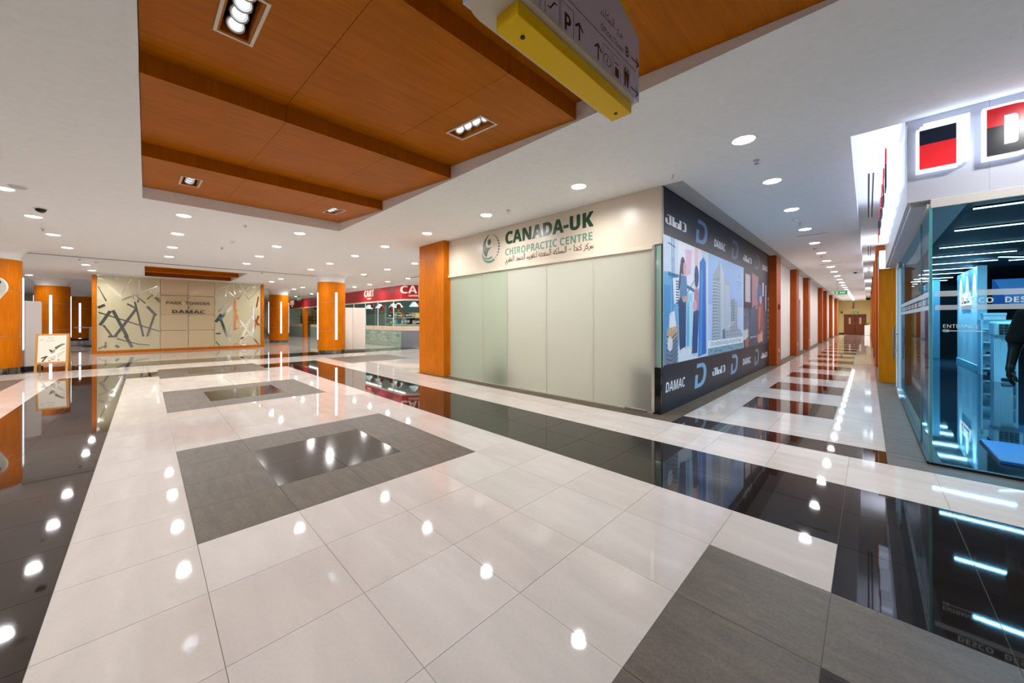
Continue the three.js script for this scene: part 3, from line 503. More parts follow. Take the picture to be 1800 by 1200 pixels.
// ------------------------------------------------------------------ corridor
{
  block('wall_corridor_left', 'white corridor wall between orange timber piers', [AB(23.65, 33.4, 0.66, 0.9, 0, 3.66), AB(33.4, 37.4, 0.66, 0.9, 2.55, 3.66), AB(37.4, 52.6, 0.66, 0.9, 0, 3.66), AB(52.6, 56.6, 0.66, 0.9, 2.55, 3.66), AB(56.6, 92, 0.66, 0.9, 0, 3.66)], M.wall);
  block('wall_hoarding', 'wall behind the long hoarding', [AB(9.25, 23.65, 0.745, 0.9, 0, 3.66)], M.wall);
  [[24.0, 25.3, 'first'], [31.8, 33.0, 'second'], [39.0, 40.2, 'third'], [51.8, 53.0, 'fourth'], [57.9, 59.1, 'fifth'], [67.8, 69.0, 'sixth'], [79, 80.2, 'seventh']].forEach(([p, q, n]) => {
    const t = thing('corridor_pier', `${n} timber pier along the left wall of the corridor, counted from the hoarding`, 'pillar', [X(0.5), 0, Z((p + q) / 2)], 'timber piers on the left of the corridor');
    part(t, 'casing', RAB(p, q, 0.3, 0.658, 0, 3.63, 0.008), M.woodRed); part(t, 'edge_strip', RAB(q, q + 0.05, 0.3, 0.33, 0, 3.64, 0.004), M.wood);
  });
  const leaf = (name, label, p, q, mat) => { const d = structure(name, label); part(d, 'frame', [AB(p, p + 0.15, 0.66, 0.85, 0, 2.55), AB(q - 0.15, q, 0.66, 0.85, 0, 2.55), AB(p, q, 0.66, 0.85, 2.48, 2.55)], M.greyPanel); part(d, 'leaf', RAB(p + 0.15, q - 0.15, 0.76, 0.84, 0.01, 2.48, 0.006), mat); part(d, 'handle', bar([X(0.7), 1.0, Z(q - 0.5)], [X(0.7), 1.15, Z(q - 0.5)], 0.012), M.steel); };
  leaf('door_1', 'grey door recessed between the second and third piers', 33.4, 37.4, S({ color: hex('#8d7f83'), roughness: 0.45 }));
  leaf('door_2', 'timber door recessed between the fourth and fifth piers', 52.6, 56.6, M.woodDoor);
  const call = thing('fire_call_point', 'small dark red call point on the first timber pier', 'alarm', [X(0.3), 1.85, Z(24.7)]);
  part(call, 'case', rbox(X(0.3), X(0.3) + 0.035, 1.85, 2.02, Z(24.9), Z(24.6), 0.006), S({ color: hex('#8c1524'), roughness: 0.4 })); part(call, 'button', rbox(X(0.3) + 0.035, X(0.3) + 0.04, 1.9, 1.97, Z(24.82), Z(24.68), 0.002), M.black);
  [[24.7, 'first'], [32.4, 'second'], [39.6, 'third']].forEach(([a, n]) => { const s = thing('wall_socket', `white socket plate low on the ${n} corridor pier`, 'socket', [X(0.3), 0.42, Z(a)]); part(s, 'plate', rbox(X(0.3), X(0.3) + 0.012, 0.42, 0.54, Z(a) - 0.04, Z(a) + 0.04, 0.004), M.whitePaint); part(s, 'outlet', rbox(X(0.3) + 0.012, X(0.3) + 0.016, 0.46, 0.5, Z(a) - 0.02, Z(a) + 0.02, 0.002), M.greyPanel); });
  // the far end
  block('wall_corridor_end', 'cream wall at the far end of the corridor', [AB(90, 90.4, -0.15, 1.2, 0, 3.7), AB(90, 90.4, -4.2, -3.05, 0, 3.7), AB(90, 90.4, -3.05, -0.15, 2.15, 3.7), AB(84, 90, 0.55, 0.66, 0, 3.6)], M.cream);
  const d = structure('door_3', 'dark red-brown double doors at the corridor end');
  part(d, 'frame', [AB(89.9, 90.1, -0.25, -0.15, 0, 2.15), AB(89.9, 90.1, -3.05, -2.95, 0, 2.15), AB(89.9, 90.1, -3.05, -0.15, 2.07, 2.15)], M.woodDoor);
  for (const [p, q] of [[-1.58, -0.25], [-2.95, -1.62]]) { part(d, 'leaf', RAB(89.98, 90.08, p, q, 0.01, 2.07, 0.006), M.woodDoor); const m = (p + q) / 2; part(d, 'vision_panel', AB(89.94, 89.99, m - 0.13, m + 0.13, 1.1, 1.8), S({ color: hex('#e9c79a'), roughness: 0.2 })); }
  part(d, 'handle', [bar([X(-1.5), 1.0, Z(89.9)], [X(-1.5), 1.25, Z(89.9)], 0.02)], M.steel);
  block('baseboard_end', 'dark baseboard at the foot of the cream end wall', [AB(89.9, 90, -0.15, 1.1, 0, 0.12), AB(89.9, 90, -4.1, -3.05, 0, 0.12)], M.darkMetal);
  const notice = thing('wall_notice', 'small brown notice plate left of the double doors', 'notice', [X(0.15), 2.25, Z(90)]); part(notice, 'plate', AB(89.92, 90, 0.02, 0.3, 2.25, 2.5), S({ color: hex('#7b5a2e'), roughness: 0.5 }));
  const exitTex = canvasTex(256, 96, (g, w, h) => { g.fillStyle = '#1f8f58'; g.fillRect(0, 0, w, h); g.fillStyle = '#f2fff6'; g.font = 'bold 52px sans-serif'; g.fillText('EXIT', 106, 66); g.beginPath(); g.arc(52, 22, 9, 0, 7); g.fill(); g.lineWidth = 9; g.strokeStyle = '#f2fff6'; g.beginPath(); g.moveTo(50, 34); g.lineTo(44, 56); g.lineTo(58, 66); g.lineTo(52, 84); g.moveTo(44, 56); g.lineTo(26, 78); g.moveTo(30, 46); g.lineTo(50, 38); g.lineTo(70, 48); g.stroke(); });
  const exitMat = S({ map: exitTex, emissive: hex('#ffffff'), emissiveMap: exitTex, emissiveIntensity: 0.22, roughness: 0.3 });
  function exitSign(label, x, y, z, w, drop) { const h = w * 0.375, t = thing('exit_sign', label, 'exit sign', [x, y, z]); part(t, 'case', rbox(x - w / 2, x + w / 2, y, y + h, z - 0.03, z, 0.006), M.whitePaint); part(t, 'face', sheet([x - w / 2 + 0.01, y + 0.008, z + 0.001], [x + w / 2 - 0.01, y + 0.008, z + 0.001], [x + w / 2 - 0.01, y + h - 0.008, z + 0.001], [x - w / 2 + 0.01, y + h - 0.008, z + 0.001]), exitMat); if (drop) part(t, 'hanger', [bar([x - w * 0.3, y + h, z - 0.015], [x - w * 0.3, CEIL, z - 0.015], 0.006, 6), bar([x + w * 0.3, y + h, z - 0.015], [x + w * 0.3, CEIL, z - 0.015], 0.006, 6)], M.steel); }
  exitSign('green exit sign hung from the corridor ceiling', X(-1.65), 2.78, Z(40.4), 0.5, true);
  exitSign('small exit sign on the cream wall above the double doors', X(-1.6), 2.25, Z(89.95), 0.6, false);
  exitSign('green exit sign hung over the far hall near the supermarket', X(46.5), 2.95, Z(12.9), 0.9, true);
  const hang = thing('hanging_sign', 'narrow dark sign hung above the double doors', 'sign', [X(-1.55), 2.65, Z(82)]); part(hang, 'board', rbox(X(-1.45), X(-1.65), 2.65, 3.3, Z(82.3), Z(81.7), 0.01), M.darkMetal); part(hang, 'hanger', bar([X(-1.55), 3.3, Z(82)], [X(-1.55), CEIL, Z(82)], 0.012), M.steel);
  const planter = thing('planter_cabinet', 'white cabinet with a small plant beside the double doors', 'planter', [X(-3.3), 0, Z(84)]);
  part(planter, 'cabinet', RAB(83.5, 84.5, -3.5, -2.85, 0, 1.0, 0.03), M.whitePaint); part(planter, 'plant', [0, 1, 2, 3, 4, 5].map(k => tube([[X(-3.15), 1.0, Z(84)], [X(-3.15) - 0.12 + 0.05 * k, 1.2, Z(84)], [X(-3.15) - 0.35 + 0.14 * k, 1.28 + 0.03 * (k % 3), Z(84)]], 0.015, 5, 6)), S({ color: hex('#4a5f3a'), roughness: 0.7 }));
  // right-hand wall beyond the shop: timber piers and glowing shop signs
  block('wall_corridor_right', 'pale shop fronts along the right side of the corridor', [AB(22.5, 90, -4.14, -3.95, 0, 3.88)], M.wall);
  [[20.4, 22.2, -3.55, 'large orange timber pier beside the glass shop door'], [27.2, 28.6, -3.52, 'second timber pier on the right of the corridor'], [34.3, 35.7, -3.5, 'third timber pier on the right of the corridor'], [46.4, 47.8, -3.5, 'fourth timber pier on the right of the corridor'], [58, 59.4, -3.5, 'fifth timber pier on the right of the corridor'], [70, 71.4, -3.5, 'sixth timber pier on the right of the corridor']].forEach(([p, q, b, l], i) => {
    const t = thing('corridor_pier', l, 'pillar', [X(-3.8), 0, Z((p + q) / 2)]); part(t, 'casing', RAB(p, q, i ? -3.945 : -4.13, b, 0, i ? 3.86 : 2.725, 0.008), i ? M.woodRed : M.wood); part(t, 'edge_strip', RAB(p - 0.02, p + 0.02, b - 0.03, b, 0, i ? 3.86 : 2.73, 0.004), M.wood);
  });
  [[24, 'first'], [31, 'second'], [38.5, 'third'], [50, 'fourth'], [62, 'fifth']].forEach(([a, n]) => {
    const s = thing('lit_shop_sign', `${n} white glowing sign box on the right, beyond the glass shop`, 'sign', [X(-3.7), 2.75, Z(a)]); part(s, 'light_box', RAB(a, a + 2.2, -3.945, -3.62, 2.75, 3.45, 0.01), M.glow('#dfe8ff', 1.6)); part(s, 'face', RAB(a + 0.1, a + 2.1, -3.62, -3.6, 2.8, 3.4, 0.006), S({ color: hex('#3b5fb0'), roughness: 0.3 }));
    const l = new THREE.RectAreaLight(0xdfe8ff, 5, 0.18, 1.3); l.position.set(-0.04, 0.71, Z(1.1)); l.rotation.x = Math.PI / 2; l.name = 'lamp'; s.add(l);
  });
  // slot grilles
  [[13.5, 19.4, -3.24, -3.36, 3.88, 'first'], [27, 31, -3.24, -3.36, 3.88, 'second'], [38, 42, -3.24, -3.36, 3.88, 'third']].forEach(([p, q, b0, b1, y, n]) => { const t = thing('slot_grille', `${n} pair of dark slots in the raised ceiling on the right of the corridor`, 'vent', [X(-3.3), y - 0.01, Z((p + q) / 2)]); part(t, 'slot', AB(p, q, b0, b0 - 0.035, y - 0.008, y), M.black); part(t, 'slot', AB(p, q, b1 + 0.035, b1, y - 0.008, y), M.black); part(t, 'divider', AB(p, q, b0 - 0.035, b1 + 0.035, y - 0.01, y), M.whitePaint); });
  const g1 = thing('slot_grille', 'long thin dark slot across the hall ceiling before the lobby wall', 'vent', [X(27.7), CEIL, Z(2)]); part(g1, 'slot', AB(-5, 9.3, 27.66, 27.8, CEIL - 0.006, CEIL), M.darkMetal); part(g1, 'lip', AB(-5, 9.3, 27.8, 27.86, CEIL - 0.012, CEIL), M.whitePaint);
  const g2 = thing('slot_grille', 'thin dark slot in the ceiling before the supermarket', 'vent', [X(21), CEIL, Z(15)]); part(g2, 'slot', AB(14.95, 15.05, 17.5, 24.2, CEIL - 0.006, CEIL), M.darkMetal); part(g2, 'lip', AB(15.05, 15.12, 17.5, 24.2, CEIL - 0.012, CEIL), M.whitePaint);
  for (const [a, n] of [[18.8, 'nearer'], [29.5, 'farther']]) { const t = thing('slot_grille', `${n} short slot vent across the middle of the corridor ceiling`, 'vent', [X(-1.6), CEIL, Z(a)]); part(t, 'slot', AB(a, a + 0.12, -2.1, -1.1, CEIL - 0.006, CEIL), M.darkMetal); part(t, 'rim', [AB(a - 0.05, a, -2.1, -1.1, CEIL - 0.01, CEIL), AB(a + 0.12, a + 0.17, -2.1, -1.1, CEIL - 0.01, CEIL)], M.whitePaint); }
}

// ------------------------------------------------------------------ glass-fronted shop on the right
{
  const shop = thing('glass_storefront', 'glass corner shop front under a pale grey fascia', 'shop front', [X(-4.4), 0, Z(9.4)]);
  const pale = S({ color: hex('#b9bcc8'), roughness: 0.35 });
  part(shop, 'fascia', [RAB(9.15, 9.5, -4.62, -3.73, 2.73, CEIL, 0.006), AB(9.15, 9.5, -16, -4.62, 2.73, CEIL)], pale);
  part(shop, 'side_fascia', [AB(9.5, 20.4, -4.0, -3.73, 2.73, 3.88)], pale);
  part(shop, 'soffit', [AB(9.3, 18.9, -4.45, -3.78, 2.69, 2.73)], S({ color: hex('#c8c8cc'), roughness: 0.5 }));
  part(shop, 'head_frame', [RAB(9.12, 9.22, -16, -4.0, 2.64, 2.73, 0.005), RAB(9.15, 18.9, -4.06, -3.96, 2.64, 2.69, 0.005)], M.greyPanel);
  part(shop, 'front_pane', AB(9.14, 9.16, -8.3, -4.0, 0.02, 2.65), M.glass); part(shop, 'front_pane', AB(9.14, 9.16, -16, -8.32, 0.02, 2.65), M.glass);
  part(shop, 'side_pane', AB(9.18, 10.62, -4.01, -3.99, 0.02, 2.65), M.glass); part(shop, 'side_pane', AB(10.64, 16.6, -4.01, -3.99, 0.02, 2.65), M.glass);
  part(shop, 'pane_edge', [AB(9.13, 9.18, -4.02, -3.985, 0.02, 2.65)], M.glassEdge, 'blue-green polished glass corner');
  part(shop, 'pane_joint', [AB(10.62, 10.64, -4.012, -3.988, 0.02, 2.65)], M.glassEdge);
  part(shop, 'floor_channel', [AB(9.12, 9.2, -16, -4.0, 0, 0.025), AB(9.15, 16.6, -4.04, -3.96, 0, 0.025)], M.darkMetal);
  const door = new THREE.Group(); door.name = 'door'; door.userData.label = 'frameless glass door with vertical bar handles'; shop.add(door); door.position.set(0, 0, Z(17.6) - Z(9.4));
  part(door, 'leaf', AB(16.7, 18.5, -4.012, -3.988, 0.03, 2.6), M.glass); part(door, 'edge_seal', [AB(18.5, 18.62, -4.05, -3.95, 0.06, 2.6), AB(17.42, 17.52, -4.03, -3.97, 0.06, 2.6)], M.whitePaint, 'white vertical edge strip');
  for (const s of [-1, 1]) part(door, 'handle', [bar([X(-4) + s * 0.07, 0.68, Z(18.3)], [X(-4) + s * 0.07, 1.36, Z(18.3)], 0.016), bar([X(-4), 0.85, Z(18.3)], [X(-4) + s * 0.07, 0.85, Z(18.3)], 0.009), bar([X(-4), 1.2, Z(18.3)], [X(-4) + s * 0.07, 1.2, Z(18.3)], 0.009)], M.steel);
  part(door, 'bottom_patch', [RAB(17.2, 17.75, -4.06, -3.94, 0.01, 0.1, 0.01), RAB(16.4, 16.85, -4.07, -3.93, 0.0, 0.05, 0.01)], M.whitePaint);
  part(door, 'top_patch', [RAB(17.2, 17.75, -4.06, -3.94, 2.52, 2.64, 0.01)], M.steel);

  // vinyl on the glass
  const vinyl = (w, h, draw, c = '#d9ecf2', op = 1) => {
    const t = canvasTex(w, h, (g) => { g.fillStyle = '#000'; g.fillRect(0, 0, w, h); g.fillStyle = g.strokeStyle = '#fff'; draw(g, w, h); }); t.colorSpace = THREE.NoColorSpace;
    return S({ color: hex(c), alphaMap: t, transparent: true, roughness: 0.6, opacity: op });
  };
  const bandMat = vinyl(2048, 150, (g, w, h) => { const y = v => (1.79 - v) / 0.2 * h; g.globalAlpha = 0.62; g.fillRect(0, y(1.784), w, y(1.728) - y(1.784)); g.fillRect(0, y(1.64), w, y(1.592) - y(1.64)); g.globalAlpha = 0.95; g.font = 'bold 54px sans-serif'; for (let k = 0; k < 9; k++) { g.save(); g.translate(120 + k * 235, y(1.655)); g.scale(1.1, 1); g.fillText('DESCO', 0, 0); g.restore(); } });
  let z = Z(9.14) + 0.002, x = X(-4.0) - 0.01;
  part(shop, 'vinyl_band', sheet([X(-4.05), 1.59, z], [X(-8.1), 1.59, z], [X(-8.1), 1.79, z], [X(-4.05), 1.79, z]), bandMat, 'two frosted stripes with the shop name repeated between them');
  part(shop, 'vinyl_band', sheet([x, 1.59, Z(16.5)], [x, 1.59, Z(9.2)], [x, 1.79, Z(9.2)], [x, 1.79, Z(16.5)]), bandMat);
  const entMat = vinyl(512, 150, (g, w, h) => { g.font = '74px sans-serif'; g.save(); g.scale(0.98 * w / (g.measureText('ENTRANCE').width + 60), 1); g.fillText('ENTRANCE', 10, 70); g.restore(); g.fillRect(60, 112, w - 60, 12); g.lineWidth = 8; for (let k = 0; k < 3; k++) { g.beginPath(); g.moveTo(40 + 24 * k, 96); g.lineTo(14 + 24 * k, 118); g.lineTo(40 + 24 * k, 140); g.stroke(); } });
  part(shop, 'entrance_lettering', sheet([X(-4.12), 1.36, z], [X(-4.58), 1.36, z], [X(-4.58), 1.455, z], [X(-4.12), 1.455, z]), entMat, 'small white ENTRANCE lettering with an arrow to the left');

  // lit sign letters
  const twoTone = (top, bottom, split) => canvasTex(8, 128, (g, w, h) => { g.fillStyle = top; g.fillRect(0, 0, w, h * split); g.fillStyle = bottom; g.fillRect(0, h * split, w, h); });
  const redBlack = twoTone('#e3202e', '#10131c', 0.4), blackRed = twoTone('#0b1a30', '#ee2a33', 0.38);
  const faceMat = t => S({ map: t, emissive: hex('#ffffff'), emissiveMap: t, emissiveIntensity: 0.25, roughness: 0.25 });
  const halo = M.glow('#dbe8ff', 0.95), haloSide = M.glow('#d3e2ff', 0.7), RB = faceMat(redBlack), BR = faceMat(blackRed);
  function litSign(name, label, outer, face, mat, at, turn, depth = 0.07) {
    const t = thing(name, label, 'sign', at, 'lit letters of the glass shop'); t.rotation.y = turn;
    const ex = (s, d) => new THREE.ExtrudeGeometry(s, { depth: d, bevelEnabled: false, curveSegments: 10 });
    mesh('light_box', metricUV(ex(outer, depth)), depth > 0.1 ? haloSide : halo, t);
    const g = ex(face, 0.012); g.translate(0, 0, depth); const p = g.attributes.position, uv = g.attributes.uv; g.computeBoundingBox(); const y0 = g.boundingBox.min.y, y1 = g.boundingBox.max.y; for (let i = 0; i < p.count; i++) uv.setXY(i, 0.5, (p.getY(i) - y0) / (y1 - y0));
    mesh('face', g, mat, t); return t;
  }
  const poly = pts => { const s = new THREE.Shape(); pts.forEach((p, i) => s[i ? 'lineTo' : 'moveTo'](...p)); s.closePath(); return s; };
  const logoOut = poly([[0, 0], [0.27, 0], [0.27, 0.02], [0.30, 0.02], [0.30, 0.04], [0.345, 0.04], [0.345, 0.49], [0.05, 0.49], [0.05, 0.465], [0.025, 0.465], [0.025, 0.44], [0, 0.44]]), logoFace = poly([[0.02, 0.025], [0.26, 0.025], [0.26, 0.42], [0.02, 0.42]]);
  const dOut = () => { const s = new THREE.Shape(); s.moveTo(0, 0); s.lineTo(0.2, 0); s.quadraticCurveTo(0.34, 0.02, 0.34, 0.16); s.lineTo(0.34, 0.33); s.quadraticCurveTo(0.34, 0.47, 0.2, 0.49); s.lineTo(0, 0.49); s.closePath(); return s; };
  const dFace = () => { const s = new THREE.Shape(); s.moveTo(0.022, 0.025); s.lineTo(0.19, 0.025); s.quadraticCurveTo(0.315, 0.04, 0.315, 0.16); s.lineTo(0.315, 0.33); s.quadraticCurveTo(0.315, 0.45, 0.19, 0.465); s.lineTo(0.022, 0.465); s.closePath(); const h = new THREE.Path(); h.moveTo(0.12, 0.11); h.lineTo(0.12, 0.38); h.lineTo(0.17, 0.38); h.quadraticCurveTo(0.2, 0.38, 0.2, 0.34); h.lineTo(0.2, 0.15); h.quadraticCurveTo(0.2, 0.11, 0.17, 0.11); h.closePath(); s.holes.push(h); return s; };
  const blocky = c => { const W = 0.31, Hh = 0.49, t = 0.11; return { E: [[0, 0], [W, 0], [W, t], [t, t], [t, 0.19], [W * 0.9, 0.19], [W * 0.9, 0.3], [t, 0.3], [t, Hh - t], [W, Hh - t], [W, Hh], [0, Hh]], S: [[0, 0], [W, 0], [W, 0.3], [t, 0.3], [t, Hh - t], [W, Hh - t], [W, Hh], [0, Hh], [0, 0.19], [W - t, 0.19], [W - t, t], [0, t]], C: [[0, 0], [W, 0], [W, t], [t, t], [t, Hh - t], [W, Hh - t], [W, Hh], [0, Hh]], O: [[0, 0], [W, 0], [W, Hh], [0, Hh]] }[c]; };
  const inset = pts => pts.map(([px, py]) => [0.155 + (px - 0.155) * 0.9, 0.245 + (py - 0.245) * 0.93]);
  const zf = Z(9.15) + 0.02;
  litSign('lit_logo', 'glowing red and black square logo on the front fascia', logoOut, logoFace, BR, [X(-3.83), 3.01, zf], 0);
  litSign('lit_letter', 'glowing red and black letter D on the front fascia', dOut(), dFace(), RB, [X(-4.53), 3.01, zf], 0);
  [['E', -5.2], ['S', -5.85], ['C', -6.5], ['O', -7.15]].forEach(([c, b]) => litSign('lit_letter', `glowing red and black letter ${c} on the front fascia`, poly(blocky(c)), poly(inset(blocky(c))), RB, [X(b), 3.01, zf], 0));
  const xs = X(-3.73) - 0.012;
  litSign('lit_logo', 'glowing square logo on the corridor side of the fascia', logoOut, logoFace, BR, [xs, 3.01, Z(16.9)], -Math.PI / 2, 0.13);
  litSign('lit_letter', 'glowing letter D on the corridor side of the fascia', dOut(), dFace(), RB, [xs, 3.01, Z(15.4)], -Math.PI / 2, 0.13);
  [['E', 14.1], ['S', 12.8], ['C', 11.5], ['O', 10.2]].forEach(([c, a]) => litSign('lit_letter', `glowing letter ${c} on the corridor side of the fascia`, poly(blocky(c)), poly(inset(blocky(c))), RB, [xs, 3.01, Z(a)], -Math.PI / 2, 0.13));
  const up = (x, y, z, w, d, i) => { const l = new THREE.RectAreaLight(0xd6e2ff, i, w, d); l.position.set(x, y, z); l.rotation.x = Math.PI / 2; l.name = 'sign_lamp'; scene.add(l); };
  up(xs - 0.07, 3.515, Z(13.3), 0.1, 4.4, 5.5); up(X(-5.5), 3.515, zf + 0.04, 2.2, 0.06, 0.8);

  // the shop inside
  const inner = structure('wall_shop_back', 'dark back wall of the glass shop'), innerS = structure('wall_shop_side', 'dark side wall of the glass shop'), innerC = structure('ceiling', 'black ceiling of the glass shop'), innerF = structure('floor', 'glossy dark floor of the glass shop'), innerL = structure('wall_shop_left', 'pale blue inner face of the shop wall towards the corridor');
  const night = S({ color: hex('#0d1118'), roughness: 0.6 });
  part(inner, 'back_wall', AB(44, 44.3, -16, -4.15, 0, 3.4), night); part(innerS, 'side_wall', AB(9.2, 44, -16.3, -16, 0, 3.4), night);
  part(innerC, 'shop_ceiling', AB(9.5, 44, -16, -4.2, 3.3, 3.4), night);
  part(innerF, 'shop_floor', AB(9.2, 44, -16, -4.15, -0.08, 0.004), S({ color: hex('#20303a'), roughness: 0.035 }), 'glossy dark floor');
  part(innerL, 'inner_face', AB(22.5, 44, -4.35, -4.15, 0, 3.4), S({ color: hex('#7fb4cc'), roughness: 0.5 }));
  const leds = [[15.2, -5.23, -13.5], [18.6, -5.28, -13.5], [22.7, -5.33, -13.5], [25.9, -5.4, -7.74], [29.2, -5.6, -7.76], [29.8, -8.18, -11], [32.5, -5.6, -7.6], [35.5, -5.6, -7.5], [39, -5.6, -7.4], [41.5, -5.6, -7.4], [11.8, -5.1, -13.5]];
  leds.forEach(([a, p, q], i) => {
    const t = thing('linear_light', `${ordinals[i === 10 ? 0 : i + 1] === 'nearest' ? 'nearest' : ordinals[i + 1]} bright linear light on the dark shop ceiling, counted from the window`, 'ceiling light', [X((p + q) / 2), 3.27, Z(a)], 'linear lights in the glass shop');
    part(t, 'channel', AB(a - 0.05, a + 0.05, p, q, 3.275, 3.3), M.darkMetal); part(t, 'tube', AB(a - 0.03, a + 0.03, p, q, 3.262, 3.275), M.led);
    const r = new THREE.RectAreaLight(0x8fd6ff, 105, Math.abs(p - q) * T, 0.05); r.rotation.x = -Math.PI / 2; r.position.set(0, -0.02, 0); r.name = 'lamp'; t.add(r);
  });
  const dl = thing('linear_light', 'slanting linear light on the dark shop ceiling', 'ceiling light', [X(-8.6), 3.25, Z(28.6)], 'linear lights in the glass shop'); { const g = box(-0.9, 0.9, -0.008, 0.005, -0.018, 0.018); g.rotateY(Math.PI / 4); mesh('tube', g, M.led, dl); const c = box(-0.9, 0.9, 0.005, 0.03, -0.03, 0.03); c.rotateY(Math.PI / 4); mesh('channel', c, M.darkMetal, dl); }
  const ice = S({ color: hex('#d5eef5'), roughness: 0.35 }), iceDark = S({ color: hex('#8fbfd2'), roughness: 0.4 });
  const pt = thing('display_partition', 'tall pale blue partition with a small lit logo inside the shop', 'partition', [X(-7.2), 0, Z(31.7)]);
  part(pt, 'panel', RAB(28.9, 34.6, -7.4, -7.1, 0, 3.12, 0.01), ice); part(pt, 'skirting', AB(28.85, 34.6, -7.1, -7.06, 0, 0.14), iceDark);
  const signTex = canvasTex(256, 160, (g, w, h) => { g.fillStyle = '#ffffff'; g.fillRect(0, 0, w, h); g.fillStyle = '#16202c'; g.font = 'bold 66px sans-serif'; g.fillText('DESCO', 22, 84); g.fillStyle = '#e3202e'; g.fillRect(22, 98, 60, 40); g.fillStyle = '#16202c'; g.fillRect(92, 98, 140, 40); });
  part(pt, 'lit_logo_plate', sheet([X(-7.055), 1.98, Z(33.1)], [X(-7.055), 1.98, Z(30.3)], [X(-7.055), 2.38, Z(30.3)], [X(-7.055), 2.38, Z(33.1)]), S({ map: signTex, emissive: hex('#ffffff'), emissiveMap: signTex, emissiveIntensity: 1.2 })); part(pt, 'plate_box', AB(30.3, 33.1, -7.1, -7.06, 1.98, 2.38), M.whitePaint);
  for (let k = 0; k < 3; k++) { const s = new THREE.SpotLight(0xb9e8ff, 50, 0, 0.45, 0.6, 2); s.position.set(X(-6.85), 3.2, Z(29.6 + 1.9 * k)); s.target.position.set(X(-7.15), 1.4, Z(29.6 + 1.9 * k)); s.castShadow = true; s.name = 'wall_washer'; s.target.name = 'aim'; scene.add(s, s.target); }
  const p2 = thing('display_partition', 'farther pale blue partition deep inside the shop', 'partition', [X(-6.4), 0, Z(40)]); part(p2, 'panel', RAB(36.5, 43, -6.6, -6.3, 0, 3.1, 0.01), iceDark); part(p2, 'post', [RAB(36.4, 36.8, -6.3, -6.1, 0, 3.1, 0.01)], ice);
  // shelf unit with a few shoes
  const sh = thing('shelf_unit', 'white open shelf unit with shoes inside the shop', 'shelf', [X(-7.1), 0, Z(27)]);
  part(sh, 'back_panel', AB(27.3, 27.35, -7.9, -6.9, 0.05, 1.5), ice); for (const [p, q] of [[-6.95, -6.9], [-7.9, -7.85]]) part(sh, 'side_panel', AB(26.6, 27.3, p, q, 0, 1.5), ice);
  for (let k = 0; k < 4; k++) part(sh, 'shelf', RAB(26.6, 27.3, -7.85, -6.95, 0.15 + 0.36 * k, 0.18 + 0.36 * k, 0.004), ice);
  const shoeGeo = () => { const g = new THREE.CapsuleGeometry(0.045, 0.13, 4, 10); g.rotateX(Math.PI / 2); g.scale(0.9, 0.8, 1); return g; };
  [['black', '#15161a', 1, -7.15], ['dark red', '#6d1524', 1, -7.4], ['grey', '#6b7076', 0, -7.15], ['brown', '#5c4634', 0, -7.45], ['white', '#d8dde0', 2, -7.2], ['navy', '#1c2a4a', 2, -7.5]].forEach(([n, c, lv, b]) => { const s = thing('shoe', `${n} low shoe on the white shop shelf unit`, 'shoe', [X(b), 0.18 + 0.36 * lv, Z(26.9)]); const u = shoeGeo(); u.translate(0, 0.052, 0); mesh('upper', u, S({ color: hex(c), roughness: 0.6 }), s); mesh('sole', rbox(-0.045, 0.045, 0, 0.022, -0.11, 0.11, 0.01), M.whitePaint, s); });
  // pedestal kiosk with a rack of small boxes
  const ki = thing('sample_kiosk', 'white pedestal kiosk with a rack of small dark boxes inside the shop', 'kiosk', [X(-7.05), 0, Z(24)]);
  part(ki, 'pedestal', [RAB(23.7, 24.3, -7.0, -6.82, 0, 1.1, 0.01), RAB(23.8, 24.3, -7.3, -7.0, 0.1, 1.05, 0.01)], ice); part(ki, 'head', RAB(23.5, 24.4, -7.5, -6.78, 1.1, 1.46, 0.06), ice);
  for (let r = 0; r < 4; r++) for (let c = 0; c < 4; c++) part(ki, 'box', RAB(23.44, 23.52, -6.92 - 0.12 * c - 0.1, -6.92 - 0.12 * c, 1.15 + 0.065 * r, 1.2 + 0.065 * r, 0.003), M.black);
  const be = thing('display_bench', 'white sloping display bench behind the mannequin', 'bench', [X(-8.2), 0, Z(19)]); part(be, 'body', RAB(17.5, 21.5, -9.6, -7.5, 0, 0.62, 0.02), ice); part(be, 'top', RAB(17.3, 21.7, -9.8, -7.4, 0.62, 0.7, 0.01), M.whitePaint); part(be, 'light_strip', AB(17.28, 17.32, -9.7, -7.5, 0.56, 0.6), M.glow('#dff4ff', 3));
  const bp = thing('hanging_banner', 'blue slanted picture banner high on the dark back of the shop', 'banner', [X(-9.3), 2.0, Z(34)]); part(bp, 'board', RAB(33.9, 34.0, -11, -8.3, 2.0, 2.9, 0.01), S({ color: hex('#2a6fc4'), roughness: 0.4 })); { const s = poly([[X(-11), 2.02], [X(-8.9), 2.02], [X(-8.35), 2.88], [X(-11), 2.88]]); const g = new THREE.ExtrudeGeometry(s, { depth: 0.01, bevelEnabled: false }); g.translate(0, 0, Z(33.9)); part(bp, 'light_stripe', metricUV(g), S({ color: hex('#6fb4ee'), roughness: 0.4 })); }
  const bx = thing('white_box', 'white carton on top of the shop shelf unit', 'box', [X(-7.2), 1.5, Z(27)]); part(bx, 'carton', RAB(26.7, 27.2, -7.6, -6.98, 1.5, 1.68, 0.006), M.whitePaint); part(bx, 'lid', RAB(26.68, 27.22, -7.62, -6.96, 1.62, 1.69, 0.006), ice);
